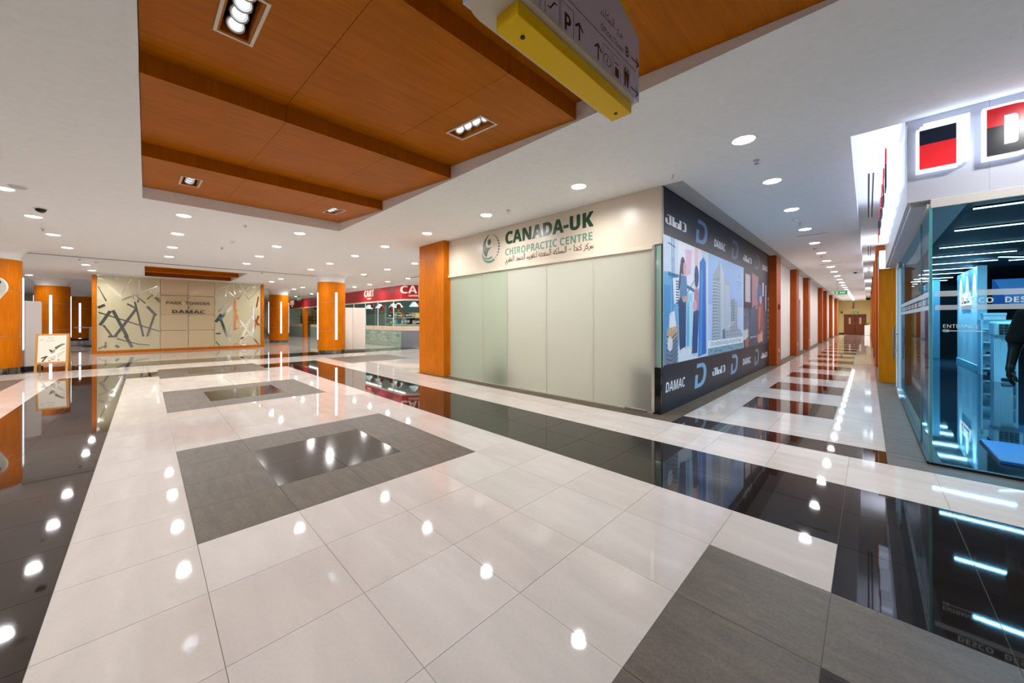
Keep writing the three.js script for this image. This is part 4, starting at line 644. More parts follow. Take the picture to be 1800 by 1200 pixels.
  const pf = thing('display_plinth', 'low blue plinth under the mannequin behind the shop window', 'plinth', [X(-5.6), 0, Z(10.7)]); part(pf, 'slab', RAB(10.0, 11.6, -6.6, -4.85, 0.005, 0.04, 0.01), S({ color: hex('#1f78c8'), roughness: 0.2 })); part(pf, 'rim', AB(9.99, 11.61, -6.61, -4.84, 0.004, 0.012), M.darkMetal);

  // mannequin
  const P0 = new THREE.Vector3(X(-5.55), 0.04, Z(10.55));
  function skin(bones, lo, hi, cell, k = 0.03) {
    const size = Math.max(hi[0] - lo[0], hi[1] - lo[1], hi[2] - lo[2]), n = Math.ceil(size / cell) + 4, mc = new MarchingCubes(n, M.black, false, false, 120000);
    const c = [(lo[0] + hi[0]) / 2, (lo[1] + hi[1]) / 2, (lo[2] + hi[2]) / 2], half = n / 2;
    for (let iz = 0; iz < n; iz++) for (let iy = 0; iy < n; iy++) for (let ix = 0; ix < n; ix++) {
      const q = [c[0] + (ix - half) * cell, c[1] + (iy - half) * cell, c[2] + (iz - half) * cell]; let s = 0;
      let acc = 1e9;
      for (const [p, r0, e, r1, fx = 1, fz = 1] of bones) {
        const px = (q[0] - p[0]) / fx, py = q[1] - p[1], pz = (q[2] - p[2]) / fz, ex = (e[0] - p[0]) / fx, ey = e[1] - p[1], ez = (e[2] - p[2]) / fz;
        const L = ex * ex + ey * ey + ez * ez || 1e-9, t = Math.max(0, Math.min(1, (px * ex + py * ey + pz * ez) / L));
        const d = Math.hypot(px - t * ex, py - t * ey, pz - t * ez) - (r0 + (r1 - r0) * t);
        const h = Math.max(k - Math.abs(acc - d), 0) / k; acc = Math.min(acc, d) - h * h * k * 0.25;
      }
      mc.field[ix + iy * n + iz * n * n] = -acc * 100;
    }
    mc.isolation = 0; mc.update();
    const g = new THREE.BufferGeometry(), m = mc.count; g.setAttribute('position', new THREE.BufferAttribute(mc.positionArray.slice(0, m * 3), 3)); g.setAttribute('normal', new THREE.BufferAttribute(mc.normalArray.slice(0, m * 3), 3)); g.setAttribute('uv', new THREE.BufferAttribute(new Float32Array(m * 2), 2));
    g.scale(half * cell, half * cell, half * cell); g.translate(...c); return g;
  }
  const man = thing('mannequin', 'black mannequin in a black T-shirt and beige shorts behind the window', 'mannequin', P0.toArray());
  const arm = s => [[[s * 0.2, 1.5, 0], 0.062, [s * 0.27, 1.19, -0.01], 0.045], [[s * 0.27, 1.19, -0.01], 0.044, [s * 0.315, 0.93, 0.06], 0.03], [[s * 0.315, 0.93, 0.06], 0.03, [s * 0.32, 0.86, 0.08], 0.036, 0.7, 1]];
  const hand = s => [0, 1, 2, 3].flatMap(k => { const z0 = 0.045 + 0.022 * k, len = [0.065, 0.078, 0.074, 0.058][k]; return [[[s * 0.32, 0.84, z0], 0.0105, [s * 0.315, 0.84 - len * 0.6, z0 + 0.004], 0.0095], [[s * 0.315, 0.84 - len * 0.6, z0 + 0.004], 0.0095, [s * 0.295, 0.84 - len * 1.05, z0 + 0.006], 0.008]]; }).concat([[[s * 0.31, 0.885, 0.105], 0.012, [s * 0.295, 0.845, 0.135], 0.0105], [[s * 0.295, 0.845, 0.135], 0.0105, [s * 0.285, 0.81, 0.14], 0.009]]);
  const leg = s => [[[s * 0.1, 0.9, 0], 0.095, [s * 0.12, 0.5, 0.02], 0.062], [[s * 0.12, 0.5, 0.02], 0.06, [s * 0.13, 0.3, -0.02], 0.06], [[s * 0.13, 0.3, -0.02], 0.058, [s * 0.135, 0.09, -0.02], 0.038]];
  const bodyBones = [[[0, 1.0, 0], 0.15, [0, 1.12, 0], 0.135, 1.15, 0.8], [[0, 1.12, 0], 0.13, [0, 1.38, 0], 0.165, 1.2, 0.8], [[-0.16, 1.5, 0], 0.065, [0.16, 1.5, 0], 0.065], [[0, 1.5, 0], 0.06, [0, 1.6, 0.01], 0.055], [[0, 1.66, 0.01], 0.088, [0, 1.76, 0], 0.098, 0.86, 1], [[0, 1.63, 0.05], 0.045, [0, 1.68, 0.06], 0.05], [[0, 1.695, 0.1], 0.012, [0, 1.67, 0.115], 0.016], ...arm(1), ...arm(-1), ...leg(1), ...leg(-1)];
  const body = merge([skin(bodyBones, [-0.42, 0.0, -0.25], [0.42, 1.9, 0.25], 0.014), skin(hand(1), [0.24, 0.7, 0], [0.38, 0.95, 0.2], 0.003, 0.008), skin(hand(-1), [-0.38, 0.7, 0], [-0.24, 0.95, 0.2], 0.003, 0.008)]);
  mesh('body', body, S({ color: hex('#050506'), roughness: 0.35 }), man);
  mesh('shirt', skin([[[0, 0.98, 0], 0.168, [0, 1.15, 0], 0.155, 1.15, 0.85], [[0, 1.15, 0], 0.15, [0, 1.38, 0], 0.18, 1.2, 0.85], [[-0.17, 1.505, 0], 0.077, [0.17, 1.505, 0], 0.077], ...[1, -1].map(s => [[s * 0.2, 1.5, 0], 0.078, [s * 0.262, 1.25, -0.005], 0.075])], [-0.42, 0.8, -0.25], [0.42, 1.65, 0.25], 0.013), S({ color: hex('#040405'), roughness: 0.95 }), man);
  mesh('shorts', skin([[[0, 0.97, 0], 0.16, [0, 0.92, 0], 0.165, 1.15, 0.85], ...[1, -1].map(s => [[s * 0.1, 0.9, 0], 0.112, [s * 0.125, 0.48, 0.02], 0.09])], [-0.32, 0.35, -0.25], [0.32, 1.12, 0.25], 0.013), S({ color: hex('#b9ab93'), roughness: 0.9 }), man);
  for (const s of [1, -1]) { const g = new THREE.CapsuleGeometry(0.052, 0.17, 5, 12); g.rotateX(Math.PI / 2); g.scale(0.95, 0.85, 1); g.translate(s * 0.135, 0.05, 0.04); mesh('shoe', g, S({ color: hex('#15171c'), roughness: 0.6 }), man); }
}

// ------------------------------------------------------------------ yellow and white direction sign
{
  const a0 = 1.15, a1 = 3.2, b0 = -1.58, b1 = -1.2, y0 = 2.815, y1 = 3.23, x0 = X(b1), x1 = X(b0);
  const s = thing('direction_sign', 'hanging white direction sign on a yellow beam under the timber ceiling', 'sign', [X(-1.39), y0 - 0.07, Z(2.2)]);
  const zc = Z((a0 + a1) / 2), hl = (a1 - a0) * T / 2, ht = (x1 - x0) / 2;
  const stad = () => { const p = new THREE.Shape(), r = ht * 0.98; p.moveTo(-hl + r, -ht); p.lineTo(hl - r, -ht); p.absarc(hl - r, 0, r, -Math.PI / 2, Math.PI / 2, false); p.lineTo(-hl + r, ht); p.absarc(-hl + r, 0, r, Math.PI / 2, Math.PI * 1.5, false); return p; };
  const lay = (g, y) => { g.rotateX(-Math.PI / 2); g.rotateY(Math.PI / 2); g.translate((x0 + x1) / 2, y, zc); return metricUV(g); };
  part(s, 'base_plate', lay(new THREE.ExtrudeGeometry(stad(), { depth: 0.012, bevelEnabled: false, curveSegments: 16 }), y0), S({ color: hex('#cfc6b4'), roughness: 0.45 }));
  // body with a gently arched top
  const prof = new THREE.Shape(); const L = hl - 0.02; prof.moveTo(-L, y0 + 0.012); prof.lineTo(L, y0 + 0.012); prof.lineTo(L, y1 - 0.02); prof.quadraticCurveTo(0, y1 + 0.26, -L, y1 - 0.02); prof.closePath();
  const bg = new THREE.ExtrudeGeometry(prof, { depth: 2 * ht - 0.01, bevelEnabled: false, curveSegments: 20 }); bg.rotateY(Math.PI / 2); bg.translate(x0 + 0.005, 0, zc);
  part(s, 'body', metricUV(bg), S({ color: hex('#cfd0dc'), roughness: 0.3 }));
  const W = 1536, H = 820, top = y1 + 0.13, U = a => (a - a0) / (a1 - a0) * W, V = y => (top - y) / (top - y0) * H;
  const tex = canvasTex(W, H, g => {
    g.fillStyle = '#c9cbdc'; g.fillRect(0, 0, W, H); g.fillStyle = g.strokeStyle = '#12131c'; g.lineCap = 'butt';
    g.fillRect(U(1.2), V(2.995), U(3.1) - U(1.2), 6);
    const frame = (a, y, w, h) => { g.lineWidth = 4; g.beginPath(); g.roundRect(U(a), V(y + h), U(a + w) - U(a), V(y) - V(y + h), 16); g.stroke(); };
    const arrow = (a, y, dx, dy) => { const x = U(a), yy = V(y), l = 62; g.lineWidth = 15; g.beginPath(); g.moveTo(x - dx * l, yy - dy * l); g.lineTo(x + dx * l, yy + dy * l); g.stroke(); g.beginPath(); g.moveTo(x + dx * l - dx * 42 - dy * 42, yy + dy * l - dy * 42 + dx * 42); g.lineTo(x + dx * l, yy + dy * l); g.lineTo(x + dx * l - dx * 42 + dy * 42, yy + dy * l - dy * 42 - dx * 42); g.stroke(); };
    const person = (a, y) => { const x = U(a), t = V(y); g.beginPath(); g.arc(x, t, 13, 0, 7); g.fill(); g.beginPath(); g.moveTo(x - 20, t + 18); g.lineTo(x + 20, t + 18); g.lineTo(x + 16, t + 80); g.lineTo(x + 10, t + 150); g.lineTo(x - 10, t + 150); g.lineTo(x - 16, t + 80); g.fill(); };
    frame(1.4, 2.82, 0.19, 0.14); person(1.455, 2.945); person(1.53, 2.945);
    frame(1.65, 2.82, 0.17, 0.14); g.lineWidth = 9; g.beginPath(); g.moveTo(U(1.68), V(2.87)); g.lineTo(U(1.71), V(2.87)); g.lineTo(U(1.76), V(2.91)); g.lineTo(U(1.79), V(2.91)); g.stroke(); g.beginPath(); g.arc(U(1.73), V(2.93), 9, 0, 7); g.fill();
    frame(1.84, 2.82, 0.17, 0.14); g.font = 'bold 150px sans-serif'; g.save(); g.translate(U(1.872), V(2.838)); g.scale(0.9, 1.15); g.fillText('P', 0, 0); g.restore();
    arrow(2.09, 2.89, 0, -1); arrow(2.38, 2.885, 0, -1);
    frame(2.46, 2.82, 0.15, 0.14); g.lineWidth = 6; g.beginPath(); g.arc(U(2.535), V(2.89), 44, 0, 7); g.stroke(); g.font = 'bold 62px sans-serif'; g.fillText('i', U(2.522), V(2.875));
    frame(2.64, 2.82, 0.14, 0.14); g.fillRect(U(2.675), V(2.9), U(2.745) - U(2.675), 80); g.fillRect(U(2.67), V(2.925), 54, 10);
    frame(2.84, 2.815, 0.12, 0.15); person(2.875, 2.945); person(2.925, 2.945); g.fillRect(U(2.945), V(2.815), 9, 50);
    arrow(3.07, 2.87, 1, 0); g.fillRect(U(3.03), V(2.812), 90, 9);
    g.font = '58px sans-serif'; g.save(); g.translate(U(2.42), V(3.02)); g.scale((U(2.84) - U(2.42)) / g.measureText('Offices Tower').width, 1.25); g.fillText('Offices Tower', 0, 0); g.restore();
    g.font = 'bold 120px sans-serif'; g.save(); g.translate(U(2.87), V(3.025)); g.scale(0.8, 1.0); g.fillText('B', 0, 0); g.restore(); arrow(3.08, 3.05, 1, 0);
    arabic(g, 'برج المكاتب', U(2.83), V(3.105), 46, 5);
  });
  // the printed face follows the arched outline
  const fs = new THREE.Shape(); fs.moveTo(-L, y0 + 0.012); fs.lineTo(L, y0 + 0.012); fs.lineTo(L, y1 - 0.02); fs.quadraticCurveTo(0, y1 + 0.26, -L, y1 - 0.02); fs.closePath();
  const fg = new THREE.ExtrudeGeometry(fs, { depth: 0.004, bevelEnabled: false, curveSegments: 20 }), fp = fg.attributes.position, fu = fg.attributes.uv;
  for (let i = 0; i < fp.count; i++) fu.setXY(i, (fp.getX(i) + hl) / (2 * hl), (fp.getY(i) - y0) / (top - y0));
  fg.rotateY(Math.PI / 2); fg.translate(x1 - 0.006, 0, zc);
  part(s, 'face', fg, S({ map: tex, roughness: 0.25 }), 'white face with black pictograms, arrows and tower lettering');
  part(s, 'lower_beam', [rbox(X(-1.31), X(-1.53), y0 - 0.065, y0, Z(1.41), Z(3.1), 0.004)], M.yellow, 'bright yellow beam under the sign');
  for (const a of [1.58, 2.98]) part(s, 'screw', [cyl(X(-1.42), y0 - 0.0695, y0 - 0.064, Z(a), 0.011, 0.009, 16)], M.darkMetal);
  part(s, 'upper_beam', [rbox(X(-1.31), X(-1.53), y1 + 0.09, y1 + 0.16, Z(1.3), Z(3.05), 0.004)], M.yellow);
  part(s, 'hanger', [bar([X(-1.4), y1 + 0.15, Z(1.6)], [X(-1.4), 3.78, Z(1.6)], 0.012), bar([X(-1.4), y1 + 0.15, Z(2.9)], [X(-1.4), 3.78, Z(2.9)], 0.012)], M.steel);
  const f = thing('direction_sign', 'small far direction sign with a yellow top bar before the supermarket', 'sign', [X(21.4), 2.5, Z(14.6)]);
  part(f, 'panel', RAB(14.55, 14.7, 20.0, 21.5, 2.55, 3.12, 0.01), S({ color: hex('#d8c391'), roughness: 0.3 })); part(f, 'top_bar', RAB(14.5, 14.75, 19.8, 21.35, 3.12, 3.27, 0.01), M.yellow); part(f, 'bottom_bar', RAB(14.5, 14.75, 19.8, 21.35, 2.5, 2.56, 0.006), S({ color: hex('#d8930f'), roughness: 0.4 })); part(f, 'hanger', [bar([X(21.2), 3.27, Z(14.62)], [X(21.2), CEIL, Z(14.62)], 0.01), bar([X(20), 3.27, Z(14.62)], [X(20), CEIL, Z(14.62)], 0.01)], M.steel);
}

// ------------------------------------------------------------------ round timber columns
function column(a, b, label) {
  const x = X(b), z = Z(a), R = 0.575, c = thing('round_column', label, 'column', [x, 0, z], 'round timber columns');
  const cylUV = (y0, y1, r) => { const g = new THREE.CylinderGeometry(r, r, y1 - y0, 48, 1, true), uv = g.attributes.uv; for (let i = 0; i < uv.count; i++) uv.setXY(i, uv.getX(i) * 2 * Math.PI * r, uv.getY(i) * (y1 - y0)); g.translate(x, (y0 + y1) / 2, z); return g; };
  part(c, 'plinth', [cyl(x, 0, 0.15, z, R - 0.03, R - 0.03, 48)], S({ color: hex('#8f8880'), metalness: 0.9, roughness: 0.12 }), 'polished steel plinth');
  for (const [p, q] of [[0.15, 1.024], [1.036, 2.314], [2.326, 3.2]]) part(c, 'veneer_drum', [cylUV(p, q, R), new THREE.RingGeometry(R - 0.05, R, 48).rotateX(Math.PI / 2).translate(x, p, z)], M.wood);
  part(c, 'reveal_ring', [cyl(x, 1.02, 1.04, z, R - 0.004, R - 0.004, 48), cyl(x, 2.31, 2.33, z, R - 0.004, R - 0.004, 48)], M.steel);
  part(c, 'capital', new THREE.LatheGeometry([[R - 0.06, 3.16], [R - 0.03, 3.22], [R - 0.01, 3.34], [R + 0.05, 3.46], [R + 0.15, 3.55], [R + 0.3, 3.6]].map(p => new THREE.Vector2(...p)), 48).translate(x, 0, z), M.ceiling);
  [[1, 0], [-1, 0], [0, 1], [0, -1]].forEach(([dx, dz], k) => {
    const w = new THREE.Group(); w.name = 'wall_lamp'; c.add(w); w.position.set(dx * R, 0, dz * R); w.rotation.y = Math.atan2(dx, dz);
    mesh('bracket', rbox(-0.06, 0.06, 0.6, 2.76, -0.012, 0.008, 0.004), M.steel, w); mesh('tube', rbox(-0.045, 0.045, 0.63, 2.73, 0.004, 0.022, 0.006), M.tubeLight, w);
    if (dx > 0 || dz > 0) { const l = new THREE.RectAreaLight(0xeaf2ff, 0.4, 0.1, 2.1); l.position.set(0, 1.68, 0.03); l.rotation.y = Math.PI; l.name = 'lamp'; w.add(l); }
  });
}
column(9.62, 25.78, 'round timber column standing in front of the red supermarket');
column(10.28, 44.2, 'round timber column right of the glass lobby wall');
column(-5.6, 25.8, 'large round timber column cut by the left edge of the picture');
column(-5.94, 45.2, 'round timber column behind the easel board on the left');
column(-6.0, 64.5, 'farthest round timber column, half hidden at the left of the lobby wall');

// ------------------------------------------------------------------ glass lobby wall
{
  const B = 37.15, x = X(B), w = thing('lobby_wall', 'cream glass lobby wall with mirrored lines in an orange timber frame', 'partition', [X(37.5), 0, Z(2.1)]);
  part(w, 'core', AB(-3.1, 7.35, 37.25, 41.1, 0, 3.55), M.wall); part(w, 'header', AB(-3.25, 7.5, 37.1, 37.6, 3.52, CEIL), M.ceiling);
  part(w, 'frame_rail', RAB(-3.22, 7.46, 37.05, 37.4, 0, 0.11, 0.006), M.wood); for (const [p, q] of [[-3.22, -3.0], [7.22, 7.46]]) part(w, 'frame_stile', RAB(p, q, 37.05, 37.4, 0.11, 3.52, 0.006), M.wood);
  part(w, 'side_cladding', [AB(7.35, 7.46, 37.4, 41.1, 0, 3.52), AB(-3.22, -3.1, 37.4, 41.1, 0, 3.52)], M.wood);
  const panes = [[-2.99, 0.40, 0.12, 3.51, M.creamGlass], [3.84, 7.21, 0.12, 3.51, M.creamGlass]];
  for (const [p, q] of [[0.42, 2.09], [2.11, 3.82]]) panes.push([p, q, 0.12, 0.99, M.creamGlassWarm], [p, q, 1.01, 1.78, M.creamGlassWarm], [p, q, 1.8, 2.71, M.creamGlassWarm], [p, q, 2.73, 3.51, M.creamGlassWarm]);
  panes.forEach(([p, q, y0, y1, m]) => part(w, 'glass_pane', AB(p + 0.006, q - 0.006, B, 37.25, y0, y1), m));
  const joints = []; for (const a of [0.46, 2.06, 2.16, 3.78]) for (const y of [0.9, 1.1, 1.7, 1.88, 2.62, 2.82]) { const g = new THREE.CylinderGeometry(0.012, 0.012, 0.01, 8); g.rotateZ(Math.PI / 2); g.translate(x + 0.005, y, Z(a)); joints.push(g); }
  part(w, 'glass_stud', joints, M.steel);
  // mirrored straps across the two side panes (u to the right, v downwards over the pane)
  const left = [[0.02, 0.15, 0.14, 0.34, 0.02], [0.27, 0.02, 0.75, 0.36, 0.022], [0.53, 0.03, 0.35, 0.25, 0.02], [0.66, 0.03, 0.63, 0.35, 0.022], [0.38, 0.32, 0.95, 0.11, 0.024], [0.50, 0.08, 0.56, 0.3, 0.012], [0.58, 0.34, 0.72, 0.82, 0.03], [0.24, 0.46, 0.46, 0.82, 0.05], [0.60, 0.44, 0.28, 0.80, 0.045], [0.03, 0.49, 0.98, 0.75, 0.022], [0.78, 0.4, 0.93, 0.53, 0.05], [0.91, 0.5, 0.78, 0.82, 0.035], [0.10, 0.66, 0.22, 0.80, 0.03], [0.17, 0.81, 0.31, 0.81, 0.035], [0.30, 0.84, 0.66, 0.93, 0.02], [0.92, 0.27, 0.99, 0.33, 0.05], [0.02, 0.43, 0.12, 0.39, 0.05], [0.20, 0.47, 0.05, 0.66, 0.05], [0.78, 0.3, 0.86, 0.24, 0.02], [0.83, 0.18, 0.88, 0.26, 0.02], [0.43, 0.8, 0.54, 0.97, 0.05], [0.02, 0.97, 0.14, 0.93, 0.02], [0.13, 0.96, 0.13, 0.88, 0.025], [0.46, 0.37, 0.62, 0.44, 0.03], [0.62, 0.92, 0.82, 0.94, 0.015], [0.28, 0.93, 0.33, 0.96, 0.04]];
  const right = [[0.02, 0.62, 0.14, 0.5, 0.06], [0.08, 0.6, 0.38, 0.36, 0.05], [0.09, 0.52, 0.3, 0.92, 0.05], [0.30, 0.92, 0.44, 0.42, 0.04], [0.42, 0.26, 0.42, 0.75, 0.035], [0.43, 0.5, 0.8, 0.86, 0.04], [0.76, 0.56, 0.52, 0.98, 0.05], [0.41, 0.74, 0.78, 0.62, 0.025], [0.78, 0.52, 0.96, 0.68, 0.05], [0.95, 0.52, 0.78, 0.86, 0.05], [0.80, 0.36, 0.86, 0.56, 0.04], [0.95, 0.2, 0.9, 0.38, 0.03], [0.1, 0.1, 0.32, 0.04, 0.012], [0.22, 0.22, 0.26, 0.06, 0.014], [0.4, 0.02, 0.42, 0.18, 0.014], [0.28, 0.14, 0.5, 0.26, 0.016], [0.54, 0.02, 0.72, 0.25, 0.02], [0.76, 0.04, 0.48, 0.26, 0.02], [0.98, 0.06, 0.72, 0.26, 0.022], [0.22, 0.34, 0.08, 0.46, 0.02], [0.02, 0.8, 0.12, 0.8, 0.035], [0.02, 0.92, 0.1, 0.99, 0.02], [0.5, 0.9, 0.78, 0.82, 0.03], [0.8, 0.86, 0.95, 0.99, 0.03], [0.38, 0.98, 0.7, 0.93, 0.02], [0.56, 0.99, 0.66, 0.99, 0.03]];
  let lift = 0;
  for (const [list, p, q] of [[left, -2.99, 0.40], [right, 3.84, 7.21]]) for (const [u0, v0, u1, v1, t] of list) {
    const wz = (q - p) * T, z0 = Z(p) - u0 * wz, z1 = Z(p) - u1 * wz, y0 = 3.51 - v0 * 3.39, y1 = 3.51 - v1 * 3.39, len = Math.hypot(z1 - z0, y1 - y0), g = new THREE.BoxGeometry(0.006, t * 2.2, len);
    g.rotateX(Math.atan2(-(y1 - y0), z1 - z0) + 0); g.translate(x + 0.004 + 0.0005 * (lift++ % 16), (y0 + y1) / 2, (z0 + z1) / 2); part(w, 'mirror_strap', g, M.mirror);
  }
  const put = (str, size, a, y, stretch, font) => { const g = letters(str, size, 0.02, font, stretch); g.rotateY(Math.PI / 2); g.translate(x + 0.004, y, Z(a)); return g; };
  part(w, 'lettering', [put('PARK  TOWERS', 0.15, 2.12, 2.28, 1.22, fontReg), put('x', 0.1, 2.12, 2.1, 1.2, fontReg), put('DAMAC', 0.17, 2.15, 1.84, 1.55, fontBold)], S({ color: hex('#8a8378'), metalness: 1, roughness: 0.12 }), 'mirror-finish raised lettering');
}

// ------------------------------------------------------------------ supermarket
{
  const m = thing('supermarket_facade', 'supermarket front with a deep red fascia and low counters', 'shop front', [X(40), 0, Z(16.6)]);
  const chamfer = (y0, y1, t, off = 0) => { const L = 4.2 * T, g = new THREE.BoxGeometry(L, y1 - y0, t); g.translate(L / 2, (y0 + y1) / 2, -t / 2 + off); g.rotateY(Math.PI / 4); g.translate(X(27.45), 0, Z(16.4)); return metricUV(g); };
  part(m, 'fascia', [AB(16.4, 16.7, 27.45, 76, 2.68, 3.46), chamfer(2.68, 3.46, 0.18)], M.red, 'red fascia'); part(m, 'fascia_top', [AB(16.4, 16.7, 27.45, 76, 3.46, CEIL), chamfer(3.46, CEIL, 0.18)], M.ceiling);
  part(m, 'head_rail', [AB(16.38, 16.6, 27.45, 56.5, 2.6, 2.68), AB(16.38, 16.6, 57.3, 76, 2.6, 2.68), chamfer(2.6, 2.68, 0.12, 0.01)], M.frame);
  const textBand = canvasTex(2048, 64, (g, w, h) => { g.fillStyle = '#ecd9bf'; g.fillRect(0, 0, w, h); g.fillStyle = '#a8433a'; g.font = '17px sans-serif'; ['DAIRY', 'BUTCHERY', 'BAKERY', 'FRESH FRUIT', 'ROASTERY', 'DELI'].forEach((s, i) => { g.fillText(s, 90 + i * 330, 26); g.fillText('& MORE', 96 + i * 330, 50); }); });
  part(m, 'sill_band', [AB(16.38, 16.6, 27.45, 53.8, 0.92, 1.16), AB(16.38, 16.6, 57.3, 76, 0.92, 1.16), chamfer(0.92, 1.16, 0.12, 0.01)], S({ color: hex('#ecd9bf'), roughness: 0.4 }), 'cream sill with small red lettering');
  part(m, 'sill_print', sheet([X(40), 0.93, Z(16.38) + 0.002], [X(27.6), 0.93, Z(16.38) + 0.002], [X(27.6), 1.15, Z(16.38) + 0.002], [X(40), 1.15, Z(16.38) + 0.002]), S({ map: textBand, roughness: 0.4 }));
  const low = canvasTex(1024, 256, (g, w, h) => { g.fillStyle = '#9fb7a6'; g.fillRect(0, 0, w, h); for (let k = 0; k < 60; k++) { g.fillStyle = ['#8aa695', '#adc4b4', '#7f9b90', '#b9cabb'][k % 4]; g.globalAlpha = 0.5; g.fillRect(hash(k, 3, 9) * w, hash(k, 5, 9) * h, 60, 14 + 40 * hash(k, 7, 9)); } g.globalAlpha = 0.85; g.strokeStyle = '#d7e4d8'; g.lineWidth = 4; for (let k = 0; k < 5; k++) { const cx = 100 + k * 205; g.beginPath(); g.arc(cx, 140, 38, 0, 7); g.moveTo(cx - 30, 190); g.lineTo(cx, 90); g.lineTo(cx + 34, 185); g.stroke(); g.fillStyle = '#dfeae0'; g.fillRect(cx - 40, 40, 84, 10); } });
  part(m, 'counter_panel', sheet([X(39), 0.02, Z(16.38) + 0.002], [X(27.5), 0.02, Z(16.38) + 0.002], [X(27.5), 0.91, Z(16.38) + 0.002], [X(39), 0.91, Z(16.38) + 0.002]), S({ map: low, roughness: 0.15 }), 'pale green printed counter panel');
  part(m, 'counter', [AB(16.4, 16.9, 27.45, 53.8, 0, 0.92), AB(16.4, 16.9, 57.3, 76, 0, 0.92)], S({ color: hex('#a3b5a4'), roughness: 0.2 }), 'pale green counter'); part(m, 'corner_counter', chamfer(0, 0.92, 0.2), S({ color: hex('#8d93a0'), roughness: 0.2 }), 'grey-blue counter at the corner');
  for (const b of [29.1, 32.4, 35.4, 38.5, 42, 46, 50]) part(m, 'mullion', AB(16.42, 16.5, b - 0.03, b + 0.03, 1.16, 2.6), M.whitePaint);
  for (const [p, q] of [[27.5, 29.07], [29.13, 32.37], [32.43, 35.37], [35.43, 38.47], [38.53, 41.97], [42.03, 45.97], [46.03, 49.97], [50.03, 53.8], [57.4, 64], [64.1, 72]]) part(m, 'pane', AB(16.45, 16.47, p, q, 1.16, 2.6), M.glass);
  part(m, 'corner_pane', chamfer(1.16, 2.6, 0.012, -0.05), M.glass); part(m, 'door_post', RAB(16.3, 16.8, 56.4, 57.3, 0, 2.68, 0.008), M.wood); part(m, 'corner_decal', chamfer(0.05, 0.9, 0.004, 0.004), S({ color: hex('#8b8f97'), roughness: 0.2 }));
  // sign letters
  const sign = (name, label, str, sub, size, turn, px, y, pz, stretch) => {
    const t = thing(name, label, 'sign', [px, y, pz], 'sign lettering of the supermarket'); t.rotation.y = turn;
    mesh('letters', letters(str, size, 0.03, fontBold, stretch), M.lettering, t);
    const s = letters(sub, size * 0.22, 0.01, fontBold, 1); s.translate(0, -size * 0.42, 0); mesh('small_line', s, M.lettering, t);
  };
  M.lettering = S({ color: hex('#f4dccf'), emissive: hex('#ffd9c8'), emissiveIntensity: 0.25, roughness: 0.4 });
  sign('shop_name', 'pale CART lettering on the long red fascia', 'CART', 'GOURMET', 0.42, 0, X(34.3), 3.0, Z(16.38), 0.98);
  sign('shop_name', 'larger CART lettering on the angled corner of the red fascia', 'CART', 'SUPERMARKET', 0.42, Math.PI / 4, X(26.45), 3.0, Z(17.4) + 0.012, 1.3);
  sign('shop_name', 'faint far CART lettering on the red fascia behind the columns', 'CART', 'GOURMET', 0.42, 0, X(63), 3.0, Z(16.38), 0.95);
  // inside
  const inner = structure('wall_supermarket', 'inner walls and floor of the supermarket');
  part(inner, 'back_wall', AB(23.8, 24.2, 20, 76, 0, CEIL), S({ color: hex('#5f6a66'), roughness: 0.7 })); part(inner, 'near_wall', [AB(17, 24.2, 20, 20.3, 0, CEIL)], M.wall); part(inner, 'shop_floor', AB(17, 24.2, 20, 78, -0.1, 0.0), S({ color: hex('#cdbfa8'), roughness: 0.2 })); part(inner, 'upper_band', AB(23.7, 23.8, 20, 76, 2.1, 3.2), S({ color: hex('#39464c'), roughness: 0.6 }));
  part(inner, 'bulkhead', [AB(16.9, 17.1, 27, 76, 2.9, CEIL)], M.wall);
  for (const [p, q, n] of [[24, 30, 'nearest'], [31, 38, 'second'], [40, 50, 'third'], [57, 68, 'farthest']]) {
    const lamp = thing('ceiling_panel_light', `${n} light panel in the supermarket ceiling`, 'ceiling light', [X((p + q) / 2), 3.55, Z(20)]); part(lamp, 'diffuser', RAB(19.4, 20.6, p, q, 3.52, 3.56, 0.01), M.glow('#fff3dd', 1.5)); const r = new THREE.RectAreaLight(0xfff1dc, 8, (q - p) * T, 0.7); r.rotation.x = -Math.PI / 2; r.position.y = -0.06; r.name = 'lamp'; lamp.add(r);
  }
  const shade = new THREE.LatheGeometry([[0.05, 0.26], [0.09, 0.25], [0.26, 0.02], [0.27, 0], [0.25, 0.0]].map(p => new THREE.Vector2(...p)), 24);
  [[17.2, 33.6], [17.6, 31.4], [17.4, 29.9], [17.6, 27.3], [19.6, 26], [17.3, 36.5]].forEach(([a, b], i) => { const t = thing('pendant_lamp', `white conical pendant lamp over the supermarket counter, ${ordinals[i === 5 ? 0 : 5 - i] === 'nearest' ? 'leftmost one' : ordinals[i] + ' from the left mullion'}`, 'lamp', [X(b), 2.28, Z(a)], 'pendant lamps in the supermarket'); mesh('shade', shade, M.glow('#fff6e8', 0.5), t); mesh('cord', (() => { const g = new THREE.CylinderGeometry(0.008, 0.008, 1.05, 6); g.translate(0, 0.78, 0); return g; })(), M.black, t); });
